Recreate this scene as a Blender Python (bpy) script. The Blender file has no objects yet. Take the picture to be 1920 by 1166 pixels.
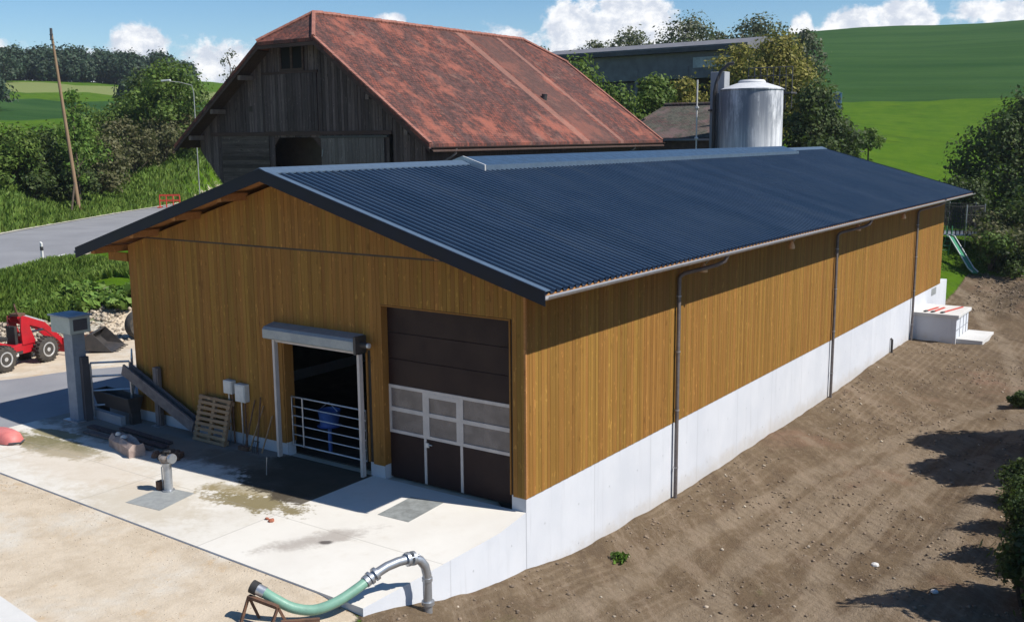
import bpy, math, random
import numpy as np
from mathutils import Vector, Matrix
random.seed(7); RNG=np.random.default_rng(11)
scene=bpy.context.scene; COL=scene.collection
# ---------------------------------------------------------------- camera
CX,CY,CZ=10.9229,-16.0357,7.4091
def _cam():
    yaw,pitch,roll=.6106,.1691,-.0087
    f=np.array([-math.sin(yaw)*math.cos(pitch),math.cos(yaw)*math.cos(pitch),-math.sin(pitch)])
    r=np.cross(f,[0,0,1]); r/=np.linalg.norm(r); u=np.cross(r,f)
    r2=r*math.cos(roll)+u*math.sin(roll); u2=-r*math.sin(roll)+u*math.cos(roll)
    cam=bpy.data.cameras.new('camera'); o=bpy.data.objects.new('camera',cam); COL.objects.link(o)
    M=Matrix(((r2[0],u2[0],-f[0],CX),(r2[1],u2[1],-f[1],CY),(r2[2],u2[2],-f[2],CZ),(0,0,0,1)))
    o.matrix_world=M; cam.sensor_width=36; cam.lens=36*1.9025/1.92; cam.clip_start=.1; cam.clip_end=5000
    scene.camera=o
_cam()
# ---------------------------------------------------------------- light
SUN=Vector((.83,.213,1.0)).normalized()
EL=math.asin(SUN.z); AZ=math.atan2(SUN.x,SUN.y)
sd=bpy.data.lights.new('sun','SUN'); sd.energy=5.0; sd.angle=math.radians(.53); sd.color=(1,.955,.88)
so=bpy.data.objects.new('sun',sd); COL.objects.link(so); so.location=(30,10,60)
so.rotation_euler=SUN.to_track_quat('Z','Y').to_euler()
scene.view_settings.view_transform='Standard'; scene.view_settings.look='None'
scene.view_settings.exposure=.34; scene.view_settings.gamma=1
# ---------------------------------------------------------------- node helpers
class NT:
    def __init__(s,t): s.t=t; s.n=t.nodes; s.l=t.links
    def node(s,ty,ins=None,**kw):
        n=s.n.new(ty)
        for k,v in kw.items(): setattr(n,k,v)
        if ins:
            for k,v in ins.items(): s.set(n.inputs[k],v)
        return n
    def set(s,sock,v):
        if isinstance(v,bpy.types.NodeSocket): s.l.new(v,sock)
        else:
            if isinstance(v,(tuple,list)) and len(v)==3 and sock.type=='RGBA': v=(*v,1)
            sock.default_value=v
    def math(s,op,a,b=0,c=None,clamp=False):
        n=s.node('ShaderNodeMath',operation=op,use_clamp=clamp); s.set(n.inputs[0],a); s.set(n.inputs[1],b)
        if c is not None: s.set(n.inputs[2],c)
        return n.outputs[0]
    def vmath(s,op,a,b=(0,0,0)):
        n=s.node('ShaderNodeVectorMath',operation=op); s.set(n.inputs[0],a); s.set(n.inputs[1],b)
        return n.outputs['Value'] if op in('LENGTH','DOT_PRODUCT') else n.outputs[0]
    def mix(s,f,a,b,mode='MIX'):
        n=s.node('ShaderNodeMix',data_type='RGBA',blend_type=mode)
        s.set(n.inputs[0],f); s.set(n.inputs[6],a); s.set(n.inputs[7],b); return n.outputs[2]
    def ramp(s,v,lo,hi,a=0.,b=1.,smooth=True):
        n=s.node('ShaderNodeMapRange'); n.interpolation_type='SMOOTHSTEP' if smooth else 'LINEAR'
        s.set(n.inputs[0],v); s.set(n.inputs[1],lo); s.set(n.inputs[2],hi); s.set(n.inputs[3],a); s.set(n.inputs[4],b); return n.outputs[0]
    def noise(s,vec,scale,detail=4,rough=.6,dist=0.):
        n=s.node('ShaderNodeTexNoise',{'Scale':scale,'Detail':detail,'Roughness':rough,'Distortion':dist}); s.l.new(vec,n.inputs['Vector']); return n.outputs[0]
    def scale(s,vec,sc):
        return s.vmath('MULTIPLY',vec,sc)
    def obj(s): return s.node('ShaderNodeTexCoord').outputs['Object']
    def pos(s): return s.node('ShaderNodeNewGeometry').outputs['Position']
    def island(s): return s.node('ShaderNodeNewGeometry').outputs['Random Per Island']
    def pos_z(s): return s.node('ShaderNodeSeparateXYZ',{0:s.pos()}).outputs[2]
    def attr(s,name): return s.node('ShaderNodeAttribute',attribute_name=name).outputs['Fac']
def newmat(name):
    m=bpy.data.materials.new(name); m.use_nodes=True; t=NT(m.node_tree); bs=m.node_tree.nodes['Principled BSDF']; return m,t,bs
def bump(t,bs,h,strength=.4,dist=.02):
    n=t.node('ShaderNodeBump',{'Strength':strength,'Distance':dist,'Height':h}); t.l.new(n.outputs[0],bs.inputs['Normal'])
def smat(name,c1,c2=None,scale=3.,rough=.7,metal=0.,bmp=.15,bscale=40.,stretch=(1,1,1),isl=0.,spec=.5,speck=0.):
    """general weathered surface: two colours by noise, fine bump"""
    m,t,bs=newmat(name); v=t.scale(t.obj(),stretch)
    c2=c2 or tuple(x*.8 for x in c1)
    n1=t.noise(v,scale,5,.65)
    col=t.mix(t.ramp(n1,.32,.68),c1,c2)
    if speck>0:
        n3=t.noise(v,scale*9,3,.7); col=t.mix(t.ramp(n3,.55,.75,0,speck),col,tuple(x*.45 for x in c1))
    if isl>0:
        r=t.ramp(t.island(),0,1,1-isl,1+isl,False); hs=t.node('ShaderNodeHueSaturation',{'Color':col,'Value':r}); col=hs.outputs[0]
    t.set(bs.inputs['Base Color'],col); t.set(bs.inputs['Metallic'],metal); bs.inputs['Specular IOR Level'].default_value=spec
    t.set(bs.inputs['Roughness'],t.ramp(n1,.3,.7,max(rough-.08,.03),min(rough+.08,1)))
    if bmp>0: bump(t,bs,t.noise(v,bscale,4,.7),bmp,.01)
    return m
# ---------------------------------------------------------------- world
def world():
    w=bpy.data.worlds.new('World'); scene.world=w; w.use_nodes=True; t=NT(w.node_tree)
    bg=w.node_tree.nodes['Background']
    sky=t.node('ShaderNodeTexSky',sky_type='NISHITA',sun_disc=False,sun_elevation=EL,sun_rotation=AZ,altitude=600,air_density=1.0,dust_density=.15,ozone_density=3.0)
    base=t.node('ShaderNodeHueSaturation',{'Saturation':1.25,'Value':1.1,'Color':sky.outputs[0]}).outputs[0]
    d=t.node('ShaderNodeTexCoord').outputs['Generated']
    sp=t.node('ShaderNodeSeparateXYZ',{0:d})
    az=t.math('MULTIPLY',t.math('ARCTAN2',sp.outputs[0],sp.outputs[1]),57.29578)
    hl=t.math('SQRT',t.math('ADD',t.math('POWER',sp.outputs[0],2),t.math('POWER',sp.outputs[1],2)))
    el=t.math('MULTIPLY',t.math('ARCTAN2',sp.outputs[2],hl),57.29578)
    cv=t.node('ShaderNodeCombineXYZ',{0:az,1:t.math('MULTIPLY',el,1.25),2:0.}).outputs[0]
    big=t.noise(cv,.55,6,.62,.4); fine=t.noise(cv,1.6,6,.65)
    nz=t.math('ADD',t.math('MULTIPLY',t.math('SUBTRACT',big,.5),1.5),t.math('MULTIPLY',t.math('SUBTRACT',fine,.5),.9))
    # az, el, radius az, radius el, density : cumulus heaps standing over the hills
    heaps=[(-35.2,4.1,3.2,2.0,1),(-31.3,5.2,2.3,2.6,1.1),(-28.2,5.6,2.6,2.9,1.2),(-26.0,4.2,2.6,2.2,1),(-41.5,6.0,1.1,.75,.9),
           (-54.6,4.5,1.7,1.75,1.15),(-57.5,3.6,5.5,1.1,.7),(-50.5,3.9,2.6,1.6,.75),(-63,3.6,5,1.3,.7),
           (-17.0,5.5,1.8,1.2,1.1),(-14.2,5.7,1.7,1.3,1.2),(-19.4,5.3,.7,1.1,.9),(-9.6,5.9,3.0,.8,.6),(-60.5,7.75,2.8,.5,.55),
           (4,8,9,2.5,1),(40,6,12,3,1),(110,7,14,3,1),(-100,8,12,3,1)]
    acc=None
    for a,e,ra,re,dn in heaps:
        q=t.scale(t.vmath('SUBTRACT',t.node('ShaderNodeCombineXYZ',{0:az,1:el,2:0.}).outputs[0],(a,e,0)),(1/ra,1/re,0))
        m=t.math('MULTIPLY',t.math('SUBTRACT',1.,t.vmath('LENGTH',q)),dn)
        acc=m if acc is None else t.math('MAXIMUM',acc,m)
    mask=t.ramp(t.math('ADD',acc,t.math('MULTIPLY',nz,.75)),.0,.34)
    shade=t.noise(t.vmath('ADD',cv,(3.1,.5,0)),.9,5,.6)
    ccol=t.mix(t.ramp(shade,.35,.65),(6.6,7.0,7.9),(10.5,10.4,10.4))
    col=t.mix(t.math('MULTIPLY',mask,.93),base,ccol)
    t.set(bg.inputs[0],col); bg.inputs[1].default_value=.085
world()
# ---------------------------------------------------------------- mesh helpers
class MB:
    def __init__(s): s.v=[]; s.f=[]; s.m=[]
    def add(s,vs,fs,mi=0):
        b=len(s.v); s.v.extend([tuple(map(float,p)) for p in vs]); s.f.extend([tuple(b+i for i in f) for f in fs]); s.m.extend([mi]*len(fs)); return s
    def box(s,x0,x1,y0,y1,z0,z1,mi=0):
        return s.add([(x0,y0,z0),(x1,y0,z0),(x1,y1,z0),(x0,y1,z0),(x0,y0,z1),(x1,y0,z1),(x1,y1,z1),(x0,y1,z1)],
            [(0,3,2,1),(4,5,6,7),(0,1,5,4),(1,2,6,5),(2,3,7,6),(3,0,4,7)],mi)
    def bar(s,p,q,w,h,up=(0,0,1),mi=0):
        p=Vector(p); q=Vector(q); d=(q-p).normalized(); u=Vector(up)
        if abs(d.dot(u))>.98: u=Vector((0,1,0))
        r=d.cross(u).normalized(); u=r.cross(d)
        vs=[]
        for c in (p,q):
            for a,b in ((-1,-1),(1,-1),(1,1),(-1,1)): vs.append(c+r*(a*w/2)+u*(b*h/2))
        return s.add(vs,[(3,2,1,0),(4,5,6,7),(0,1,5,4),(1,2,6,5),(2,3,7,6),(3,0,4,7)],mi)
    def tube(s,pts,rad,n=8,cap=True,mi=0):
        pts=[Vector(p) for p in pts]; k=len(pts); rs=rad if isinstance(rad,(list,tuple)) else [rad]*k
        vs=[];fs=[]; prev=None
        for i,p in enumerate(pts):
            d=(pts[min(i+1,k-1)]-pts[max(i-1,0)]).normalized()
            if prev is None:
                u=Vector((0,0,1)) if abs(d.z)<.9 else Vector((1,0,0)); r=d.cross(u).normalized()
            else: r=(prev-d*prev.dot(d)).normalized()
            prev=r; u=d.cross(r)
            for j in range(n):
                a=2*math.pi*j/n; vs.append(p+(r*math.cos(a)+u*math.sin(a))*rs[i])
        for i in range(k-1):
            for j in range(n):
                a=i*n+j; b=i*n+(j+1)%n; fs.append((a,b,b+n,a+n))
        if cap: fs.append(tuple(range(n-1,-1,-1))); fs.append(tuple(range((k-1)*n,k*n)))
        return s.add(vs,fs,mi)
    def prism(s,poly,axis,a,b,mi=0):
        """poly in the two other axes, extruded along axis from a to b"""
        n=len(poly)
        def P(p,c): return {0:(c,p[0],p[1]),1:(p[0],c,p[1]),2:(p[0],p[1],c)}[axis]
        vs=[P(p,a) for p in poly]+[P(p,b) for p in poly]
        fs=[tuple(range(n-1,-1,-1)),tuple(range(n,2*n))]+[(i,(i+1)%n,(i+1)%n+n,i+n) for i in range(n)]
        return s.add(vs,fs,mi)
    def lathe(s,c,prof,n=32,mi=0,ax=2):
        vs=[];fs=[]; k=len(prof)
        for r,z in prof:
            for j in range(n):
                a=2*math.pi*j/n
                q=(r*math.cos(a),r*math.sin(a),z) if ax==2 else ((r*math.cos(a),z,r*math.sin(a)) if ax==1 else (z,r*math.cos(a),r*math.sin(a)))
                vs.append((c[0]+q[0],c[1]+q[1],c[2]+q[2]))
        for i in range(k-1):
            for j in range(n):
                a=i*n+j; b=i*n+(j+1)%n; fs.append((a,b,b+n,a+n))
        fs.append(tuple(range(n-1,-1,-1))); fs.append(tuple(range((k-1)*n,k*n)))
        return s.add(vs,fs,mi)
    def xf(s,M,start=0):
        for i in range(start,len(s.v)): s.v[i]=tuple(M@Vector(s.v[i]))
        return s
    def build(s,name,mats,parent=None,smooth=False,loc=None,bevel=0):
        if not isinstance(mats,(list,tuple)): mats=[mats]
        me=bpy.data.meshes.new(name); v=s.v
        org=Vector(loc) if loc else Vector((0,0,0))
        if parent is not None: org=org+ABS.get(parent.name,Vector((0,0,0)))
        me.from_pydata([(a-org[0],b-org[1],c-org[2]) for a,b,c in v],[],s.f); me.update()
        bmn(me)
        for m in mats: me.materials.append(m)
        if len(mats)>1: me.polygons.foreach_set('material_index',s.m)
        if smooth:
            me.polygons.foreach_set('use_smooth',[True]*len(me.polygons)); me.set_sharp_from_angle(angle=math.radians(38))
        o=bpy.data.objects.new(name,me); COL.objects.link(o)
        if parent is not None: o.parent=parent; ABS[o.name]=org
        else: o.location=org; ABS[o.name]=org
        if loc and parent is not None: o.location=Vector(loc)
        if bevel:
            b=o.modifiers.new('bevel','BEVEL'); b.width=bevel; b.segments=2; b.limit_method='ANGLE'; b.angle_limit=math.radians(50)
        return o
ABS={}
import bmesh
def bmn(me):
    bm=bmesh.new(); bm.from_mesh(me); bmesh.ops.recalc_face_normals(bm,faces=bm.faces); bm.to_mesh(me); bm.free()
def thing(name,label,cat,loc=(0,0,0),group=None,rz=0):
    o=bpy.data.objects.new(name,None); COL.objects.link(o); o.location=loc; o.rotation_euler=(0,0,rz); o.empty_display_size=.3
    ABS[o.name]=Vector(loc) if rz==0 else Vector((0,0,0))
    tag(o,label,cat,group); return o
def tag(o,label,cat,group=None):
    o['label']=label; o['category']=cat
    if group: o['group']=group
    return o
def struct(o,kind='structure'): o['kind']=kind; return o
def rawmesh(name,V,F,mat,parent=None,loc=(0,0,0),smooth=False):
    """numpy verts Nx3 (relative to loc), faces Mx4 or Mx3"""
    me=bpy.data.meshes.new(name); V=np.asarray(V,dtype=np.float32); F=np.asarray(F,dtype=np.int32)
    me.vertices.add(len(V)); me.vertices.foreach_set('co',V.ravel())
    k=F.shape[1]; me.loops.add(F.size); me.loops.foreach_set('vertex_index',F.ravel())
    me.polygons.add(len(F)); me.polygons.foreach_set('loop_start',np.arange(0,F.size,k,dtype=np.int32))
    me.update(calc_edges=True)
    if smooth: me.polygons.foreach_set('use_smooth',np.ones(len(F),dtype=bool))
    me.materials.append(mat); o=bpy.data.objects.new(name,me); COL.objects.link(o)
    if parent is not None: o.parent=parent
    o.location=loc; return o
# numpy value noise
_G=RNG.random((256,256))
def vnoise(x,y,s):
    x=np.asarray(x)/s+1000.; y=np.asarray(y)/s+1000.; xi=np.floor(x).astype(int); yi=np.floor(y).astype(int); fx=x-xi; fy=y-yi
    fx=fx*fx*(3-2*fx); fy=fy*fy*(3-2*fy); g=lambda a,b:_G[a%256,b%256]
    return (g(xi,yi)*(1-fx)+g(xi+1,yi)*fx)*(1-fy)+(g(xi,yi+1)*(1-fx)+g(xi+1,yi+1)*fx)*fy-.5
def sstep(a,b,x): t=np.clip((x-a)/(b-a),0,1); return t*t*(3-2*t)
# ---------------------------------------------------------------- terrain
# height profiles: distance from the drone's foot point -> height, by compass bearing
PROF=[(-180,[(0,0),(60,0),(120,1),(300,6),(700,10)]),
(-75,[(0,0),(44,0),(52,1.2),(70,2),(95,5),(150,6.5),(250,14),(340,22),(700,12)]),
(-61.3,[(0,0),(40,0),(42.5,.3),(47.5,1.5),(50,1.85),(66,2.0),(69,2.2),(76,3.6),(95,5.2),(150,6.5),(250,14.8),(340,25.5),(390,28),(700,10)]),
(-58.9,[(0,0),(40,0),(42.5,.4),(48.5,1.6),(51,1.9),(78,2.1),(81,2.4),(86,3.8),(98,5.4),(150,7),(250,14.8),(340,25.5),(390,28),(700,10)]),
(-56.4,[(0,0),(40,0),(42.5,.8),(48,1.7),(52,1.9),(85,2.2),(88,2.8),(94,4.6),(104,6),(150,8),(250,14.8),(350,26),(400,28),(700,10)]),
(-51,[(0,0),(40,0),(44,1.0),(50,1.8),(80,2.2),(90,2.6),(97,5.0),(104,6.4),(150,8),(250,14.),(400,29.5),(450,28),(700,10)]),
(-40,[(0,0),(36,0),(50,1.6),(80,3),(120,7),(200,12),(300,18),(450,20),(700,10)]),
(-28,[(0,0),(42,0),(60,2.5),(85,6),(120,10),(180,14),(300,20),(450,20),(700,10)]),
(-22,[(0,0),(45,0),(60,2.5),(80,5.2),(120,9),(150,12),(220,22),(300,32),(360,34),(700,10)]),
(-19.3,[(0,-.5),(50,-.5),(65,3.4),(80,5),(90,6.0),(120,8.8),(150,12.1),(220,24),(300,35.6),(350,37),(700,10)]),
(-16.6,[(0,-1),(54,-1),(66,2.2),(80,4.2),(90,5.4),(120,8.6),(150,12.0),(220,24),(300,36.2),(350,37),(700,10)]),
(-11.4,[(0,-1.4),(52,-1.4),(58,-.5),(62,0),(72,1.4),(90,4.0),(120,7.8),(150,12.0),(220,24),(300,36.6),(350,37.5),(700,10)]),
(-8.9,[(0,-1.5),(50,-1.5),(58,-.5),(62,0),(72,1.2),(90,3.8),(120,7.6),(150,12.0),(220,24.2),(300,36.8),(350,37.5),(700,10)]),
(10,[(0,-1.5),(50,-1.5),(62,0),(90,3.4),(150,12),(300,37),(700,12)]),
(180,[(0,0),(60,0),(120,1),(300,6),(700,10)])]
_D=np.concatenate([np.arange(0,160,.5),np.arange(160,1600,4.)])
_P=np.array([np.interp(_D,[a for a,b in p],[b for a,b in p]) for _,p in PROF]); _A=np.array([a for a,_ in PROF],float)
# soften the kinks
_k=np.ones(5)/5; _P=np.array([np.convolve(np.pad(r,2,'edge'),_k,'valid') for r in _P])
ROADC=[(-24.5,-18),(-33.0,0.5),(-38.1,9.0),(-46.0,20.0),(-53.,31.5),(-60.,44),(-72,62),(-92,84)]
ROADZ=[1.4,1.8,1.93,2.0,2.05,2.1,2.4,3]
def roaddist(x,y):
    best=np.full(np.shape(x),1e9); zz=np.zeros(np.shape(x))
    for i in range(len(ROADC)-1):
        ax,ay=ROADC[i]; bx,by=ROADC[i+1]; dx,dy=bx-ax,by-ay; t=np.clip(((x-ax)*dx+(y-ay)*dy)/(dx*dx+dy*dy),0,1)
        d=np.hypot(x-ax-t*dx,y-ay-t*dy); z=ROADZ[i]*(1-t)+ROADZ[i+1]*t
        m=d<best; best=np.where(m,d,best); zz=np.where(m,z,zz)
    return best,zz
RHW=4.5
def terr(x,y,fine=True):
    x=np.asarray(x,float); y=np.asarray(y,float)
    dx=x-CX; dy=y-CY; D=np.hypot(dx,dy); az=np.degrees(np.arctan2(dx,dy))
    iD=np.interp(D,_D,np.arange(len(_D))); i0=np.clip(iD.astype(int),0,len(_D)-2); fd=iD-i0
    ja=np.clip(np.searchsorted(_A,az)-1,0,len(_A)-2); fa=(az-_A[ja])/(_A[ja+1]-_A[ja]); fa=np.clip(fa,0,1)
    z=(_P[ja,i0]*(1-fd)+_P[ja,i0+1]*fd)*(1-fa)+(_P[ja+1,i0]*(1-fd)+_P[ja+1,i0+1]*fd)*fa
    amp=sstep(40,120,D); 
    if fine:
        z=z+amp*(vnoise(x,y,23)*1.0+vnoise(x,y,7)*.2)*np.where(D>200,1,1)*.8
        z=z+sstep(250,300,D)*vnoise(x,y,60)*1.2
        bank=sstep(40,43,D)*(1-sstep(105,115,D))*sstep(-14,-18,x); z=z+bank*(vnoise(x,y,1.7)*.5+vnoise(x,y,.7)*.22)
    # yard and building plot
    plot=sstep(-26,-23,x)*(1-sstep(37,41,y))*sstep(-60,-55,y)
    back=sstep(-17,-14.5,x)*(1-sstep(37,41,y)); yard=np.where(y<8,plot,back)
    z=z*(1-yard)+yard*np.minimum(z,0)*0-yard*.035
    # stripped earth on the long side
    zs=np.interp(y,[-30,-5.6,-4.9,-3.7,-3,-1.5,-.23,1.7,6.6,19,27,30.5,36,40,44],[-.06,-.06,-.12,-.38,-.62,-.93,-1.17,-1.5,-1.73,-1.77,-1.55,-1.57,-1.3,-.9,-.4])
    shift=np.where(y<-4.4,np.clip((-4.4-y)*.5,0,3),0)
    wx=sstep(-.9-0,-.15,x-0) * (1-sstep(40,46,y))
    deep=np.interp(x,[-.2,2,6,12,30],[0,-.1,-.15,0,.8])
    low=-1.2*sstep(.3,4.5,x)*(1-sstep(-4.5,0,y))
    ez=zs+deep+low+(vnoise(x,y,3.1)*.08+vnoise(x,y,1.1)*.05+vnoise(x+7,y,.42)*.075+vnoise(x,y+3,.75)*.07)*sstep(.0,1.2,x+.62)
    sx_=(x*.73+y*.68); sy_=(-x*.68+y*.73)
    ez=ez+(vnoise(sx_*6,sy_*1.0,1.6)*.03+vnoise(sx_*9,sy_*1.6,1.6)*.04)*sstep(1.5,3,x)*(1-sstep(13,18,y))
    ez=ez+.18*sstep(5.2,6.8,x)*(1-sstep(30,34,y))
    mound=.9*np.exp(-(((y-41)/3.2)**2))*sstep(1.5,4,x)*(1+.5*vnoise(x,y,1.5)); ez=ez+mound
    z=z*(1-wx)+ez*wx
    rd,rz=roaddist(x,y); rw=1-sstep(RHW+.2,RHW+2.2,rd); z=z*(1-rw)+(rz-.02)*rw-.16*(rd<RHW-.5)
    return z
def G(x,y): return float(terr(np.array([x]),np.array([y]))[0])
def ax_(segs):
    out=[]
    for a,b,s in segs: out+=list(np.arange(a,b-1e-6,s))
    out.append(segs[-1][1]); return np.array(out)
def geo(a,b,s0,g):
    o=[a]; s=s0
    while abs(o[-1]-a)<abs(b-a): o.append(o[-1]+math.copysign(s,b-a)); s*=g
    return o
def ground():
    xs=np.array(sorted(set(np.round(geo(-65,-900,1.2,1.07)+list(np.arange(-65,-14,.6))+list(np.arange(-14,-1.2,.8))+list(np.arange(-1.2,11,.16))+geo(11,700,.4,1.09),3))))
    ys=np.array(sorted(set(np.round(geo(-13,-500,.6,1.13)+list(np.arange(-13,44,.22))+list(np.arange(44,95,.6))+geo(95,900,.9,1.05),3))))
    X,Y=np.meshgrid(xs,ys); Z=terr(X,Y); V=np.stack([X.ravel(),Y.ravel(),Z.ravel()],1)
    nx,ny=len(xs),len(ys); i=np.arange(nx*ny).reshape(ny,nx)
    F=np.stack([i[:-1,:-1].ravel(),i[:-1,1:].ravel(),i[1:,1:].ravel(),i[1:,:-1].ravel()],1)
    m=ground_mat(); o=rawmesh('ground',V,F,m,smooth=True); struct(o)
    x=V[:,0]; y=V[:,1]; D=np.hypot(x-CX,y-CY); az=np.degrees(np.arctan2(x-CX,y-CY))
    earth=sstep(-.5,0,x+np.where(y<-5.2,-.4+.25*(y+5.2)*0,0))*(1-sstep(43.5,45.5,y+vnoise(x,y,2)*1.5))
    earth*=np.where(y<-5,sstep(0,.6,x+.1+.9*vnoise(x,y,1.5)),1)
    gravel=(1-earth)*(1-sstep(40.5,44,D+vnoise(x,y,2)*3))*(x<0.5)
    rd,_=roaddist(x,y); gravel=np.maximum(gravel,.75*(1-sstep(RHW,RHW+1.0,rd)))
    rubble=np.clip(sstep(39,41,D)*(1-sstep(44.5,47.5,D+vnoise(x,y,3)*3.5))*(x<-12)*(az<-52),0,1)
    east=az>-22.5
    field=np.where(east,sstep(148.5,150,D),0)
    west=(az<-45)
    field=np.where(west,sstep(205,207,D)*(1-sstep(268,270,D)),field)
    pale=np.where(west,sstep(290,292,D)*(1-sstep(330,332,D)),0)
    for nme,a in (('earth',earth),('gravel',gravel),('rubble',rubble),('field',field),('pale',pale)):
        at=o.data.attributes.new(nme,'FLOAT','POINT'); at.data.foreach_set('value',np.asarray(a,np.float32))
    return o
def ground_mat():
    m,t,bs=newmat('ground'); p=t.pos()
    n05=t.noise(p,.05,4,.6); n03=t.noise(p,.35,6,.65); n1=t.noise(p,1.3,6,.7); n6=t.noise(p,6,5,.75); n20=t.noise(p,24,3,.7)
    # meadow
    g=t.mix(t.ramp(n03,.3,.7),(.050,.112,.006),(.080,.142,.008)); g=t.mix(t.ramp(n1,.45,.75,0,.6),g,(.050,.105,.010))
    ns=t.noise(t.scale(p,(.22,.9,1)),.5,5,.7); g=t.mix(t.ramp(ns,.56,.68,0,.6),g,(.033,.065,.010))
    # crop field with drilling lines along the hillside
    fs=t.noise(t.scale(p,(.012,.12,.3)),1.,6,.65); f=t.mix(t.ramp(fs,.3,.7),(.020,.060,.013),(.041,.090,.021))
    f=t.mix(t.ramp(t.noise(p,.6,4,.8),.45,.7,0,.35),f,(.024,.06,.020))
    pale=(.17,.20,.07)
    e=t.mix(t.ramp(n03,.3,.7),(.132,.095,.060),(.165,.122,.080)); e=t.mix(t.ramp(n1,.48,.68,0,.8),e,(.12,.082,.052))
    e=t.mix(t.ramp(n6,.52,.72,0,.7),e,(.25,.195,.14)); e=t.mix(t.ramp(n20,.6,.8,0,.65),e,(.075,.05,.034))
    rs=t.noise(t.vmath('ADD',p,(31,7,0)),.28,4,.6); e=t.mix(t.ramp(rs,.58,.74,0,.4),e,(.25,.14,.10))
    gs=t.noise(t.vmath('ADD',p,(11,47,0)),.5,5,.7); e=t.mix(t.ramp(gs,.64,.74,0,.45),e,(.11,.12,.04))
    # tyre ruts curving past the building
    sx=t.node('ShaderNodeSeparateXYZ',{0:p})
    tr=None
    for c0,k,y0 in ((1.7,.0105,3),(3.3,.0105,3),(2.9,.022,7),(4.6,.022,7),(6.6,-.008,12)):
        dy=t.math('SUBTRACT',sx.outputs[1],y0); cx=t.math('ADD',c0,t.math('MULTIPLY',t.math('MULTIPLY',dy,dy),k))
        cx=t.math('ADD',cx,t.math('MULTIPLY',t.math('SUBTRACT',n03,.5),1.1)); d=t.math('ABSOLUTE',t.math('SUBTRACT',sx.outputs[0],cx)); m1=t.ramp(d,.18,.42,1,0)
        tr=m1 if tr is None else t.math('MAXIMUM',tr,m1)
    lug=t.math('SINE',t.math('MULTIPLY',t.math('ADD',sx.outputs[1],t.math('MULTIPLY',sx.outputs[0],.6)),26.))
    trm=t.math('MULTIPLY',tr,t.ramp(n1,.32,.6,.25,1)); e=t.mix(t.math('MULTIPLY',trm,.6),e,(.27,.215,.155)); e=t.mix(t.math('MULTIPLY',trm,t.ramp(lug,.2,.8,0,.35)),e,(.13,.095,.065))
    wv=t.node('ShaderNodeTexWave',{'Scale':1.1,'Distortion':3.5,'Detail':3.,'Detail Scale':.6,'Vector':t.scale(p,(1.,.16,0))},bands_direction='X')
    rut=t.math('MULTIPLY',t.ramp(wv.outputs[1],.55,.95),t.ramp(n03,.4,.6))
    e=t.mix(t.math('MULTIPLY',rut,.35),e,(.26,.20,.14))
    dg=t.noise(t.vmath('ADD',t.scale(t.node('ShaderNodeVectorRotate',{'Vector':p,'Angle':-.75},rotation_type='Z_AXIS').outputs[0],(1.0,.17,.3)),(4,4,4)),1.5,6,.8); e=t.mix(t.ramp(dg,.5,.66,0,.55),e,(.085,.06,.042)); e=t.mix(t.ramp(dg,.5,.36,0,.5),e,(.26,.20,.145))
    gr=t.mix(t.ramp(n1,.35,.7),(.53,.45,.35),(.43,.355,.265)); gr=t.mix(t.ramp(n03,.48,.70,0,.8),gr,(.56,.54,.49)); gr=t.mix(t.ramp(n20,.60,.78,0,.3),gr,(.36,.29,.21)); gr=t.mix(t.ramp(n6,.60,.72,0,.55),gr,(.42,.33,.22)); gp=t.noise(t.vmath('ADD',p,(5,9,0)),.8,6,.8); gr=t.mix(t.ramp(gp,.56,.68,0,.6),gr,(.44,.31,.18))
    rb=t.mix(t.ramp(n6,.4,.65),(.50,.46,.39),(.22,.19,.14)); rb=t.mix(t.ramp(n1,.52,.62,0,.8),rb,(.09,.14,.03))
    def mk(a): return t.ramp(t.math('ADD',t.attr(a),t.math('MULTIPLY',t.math('SUBTRACT',n6,.5),.9)),.38,.6)
    def mk2(a): return t.ramp(t.math('ADD',t.attr(a),t.math('MULTIPLY',t.math('SUBTRACT',n1,.5),.3)),.42,.58)
    c=t.mix(mk2('field'),g,f); fe=t.math('ABSOLUTE',t.math('SUBTRACT',t.attr('field'),.5)); c=t.mix(t.math('MULTIPLY',t.ramp(fe,.25,.45,1,0),.0),c,(.03,.05,.01)); c=t.mix(mk2('pale'),c,pale); c=t.mix(mk('rubble'),c,rb); gm=mk('gravel'); c=t.mix(gm,c,gr); em=mk('earth'); c=t.mix(em,c,e)
    t.set(bs.inputs['Base Color'],c); bs.inputs['Roughness'].default_value=.95; bs.inputs['Specular IOR Level'].default_value=.05
    h=t.math('ADD',t.math('MULTIPLY',n6,.7),t.math('MULTIPLY',n20,.35)); h=t.math('ADD',h,t.math('MULTIPLY',n1,1.3))
    bump(t,bs,t.math('ADD',t.math('MULTIPLY',h,t.ramp(gm,0,1,1,.35)),t.math('MULTIPLY',t.math('MULTIPLY',dg,.7),em)),.85,.065)
    return m
ground()
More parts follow.
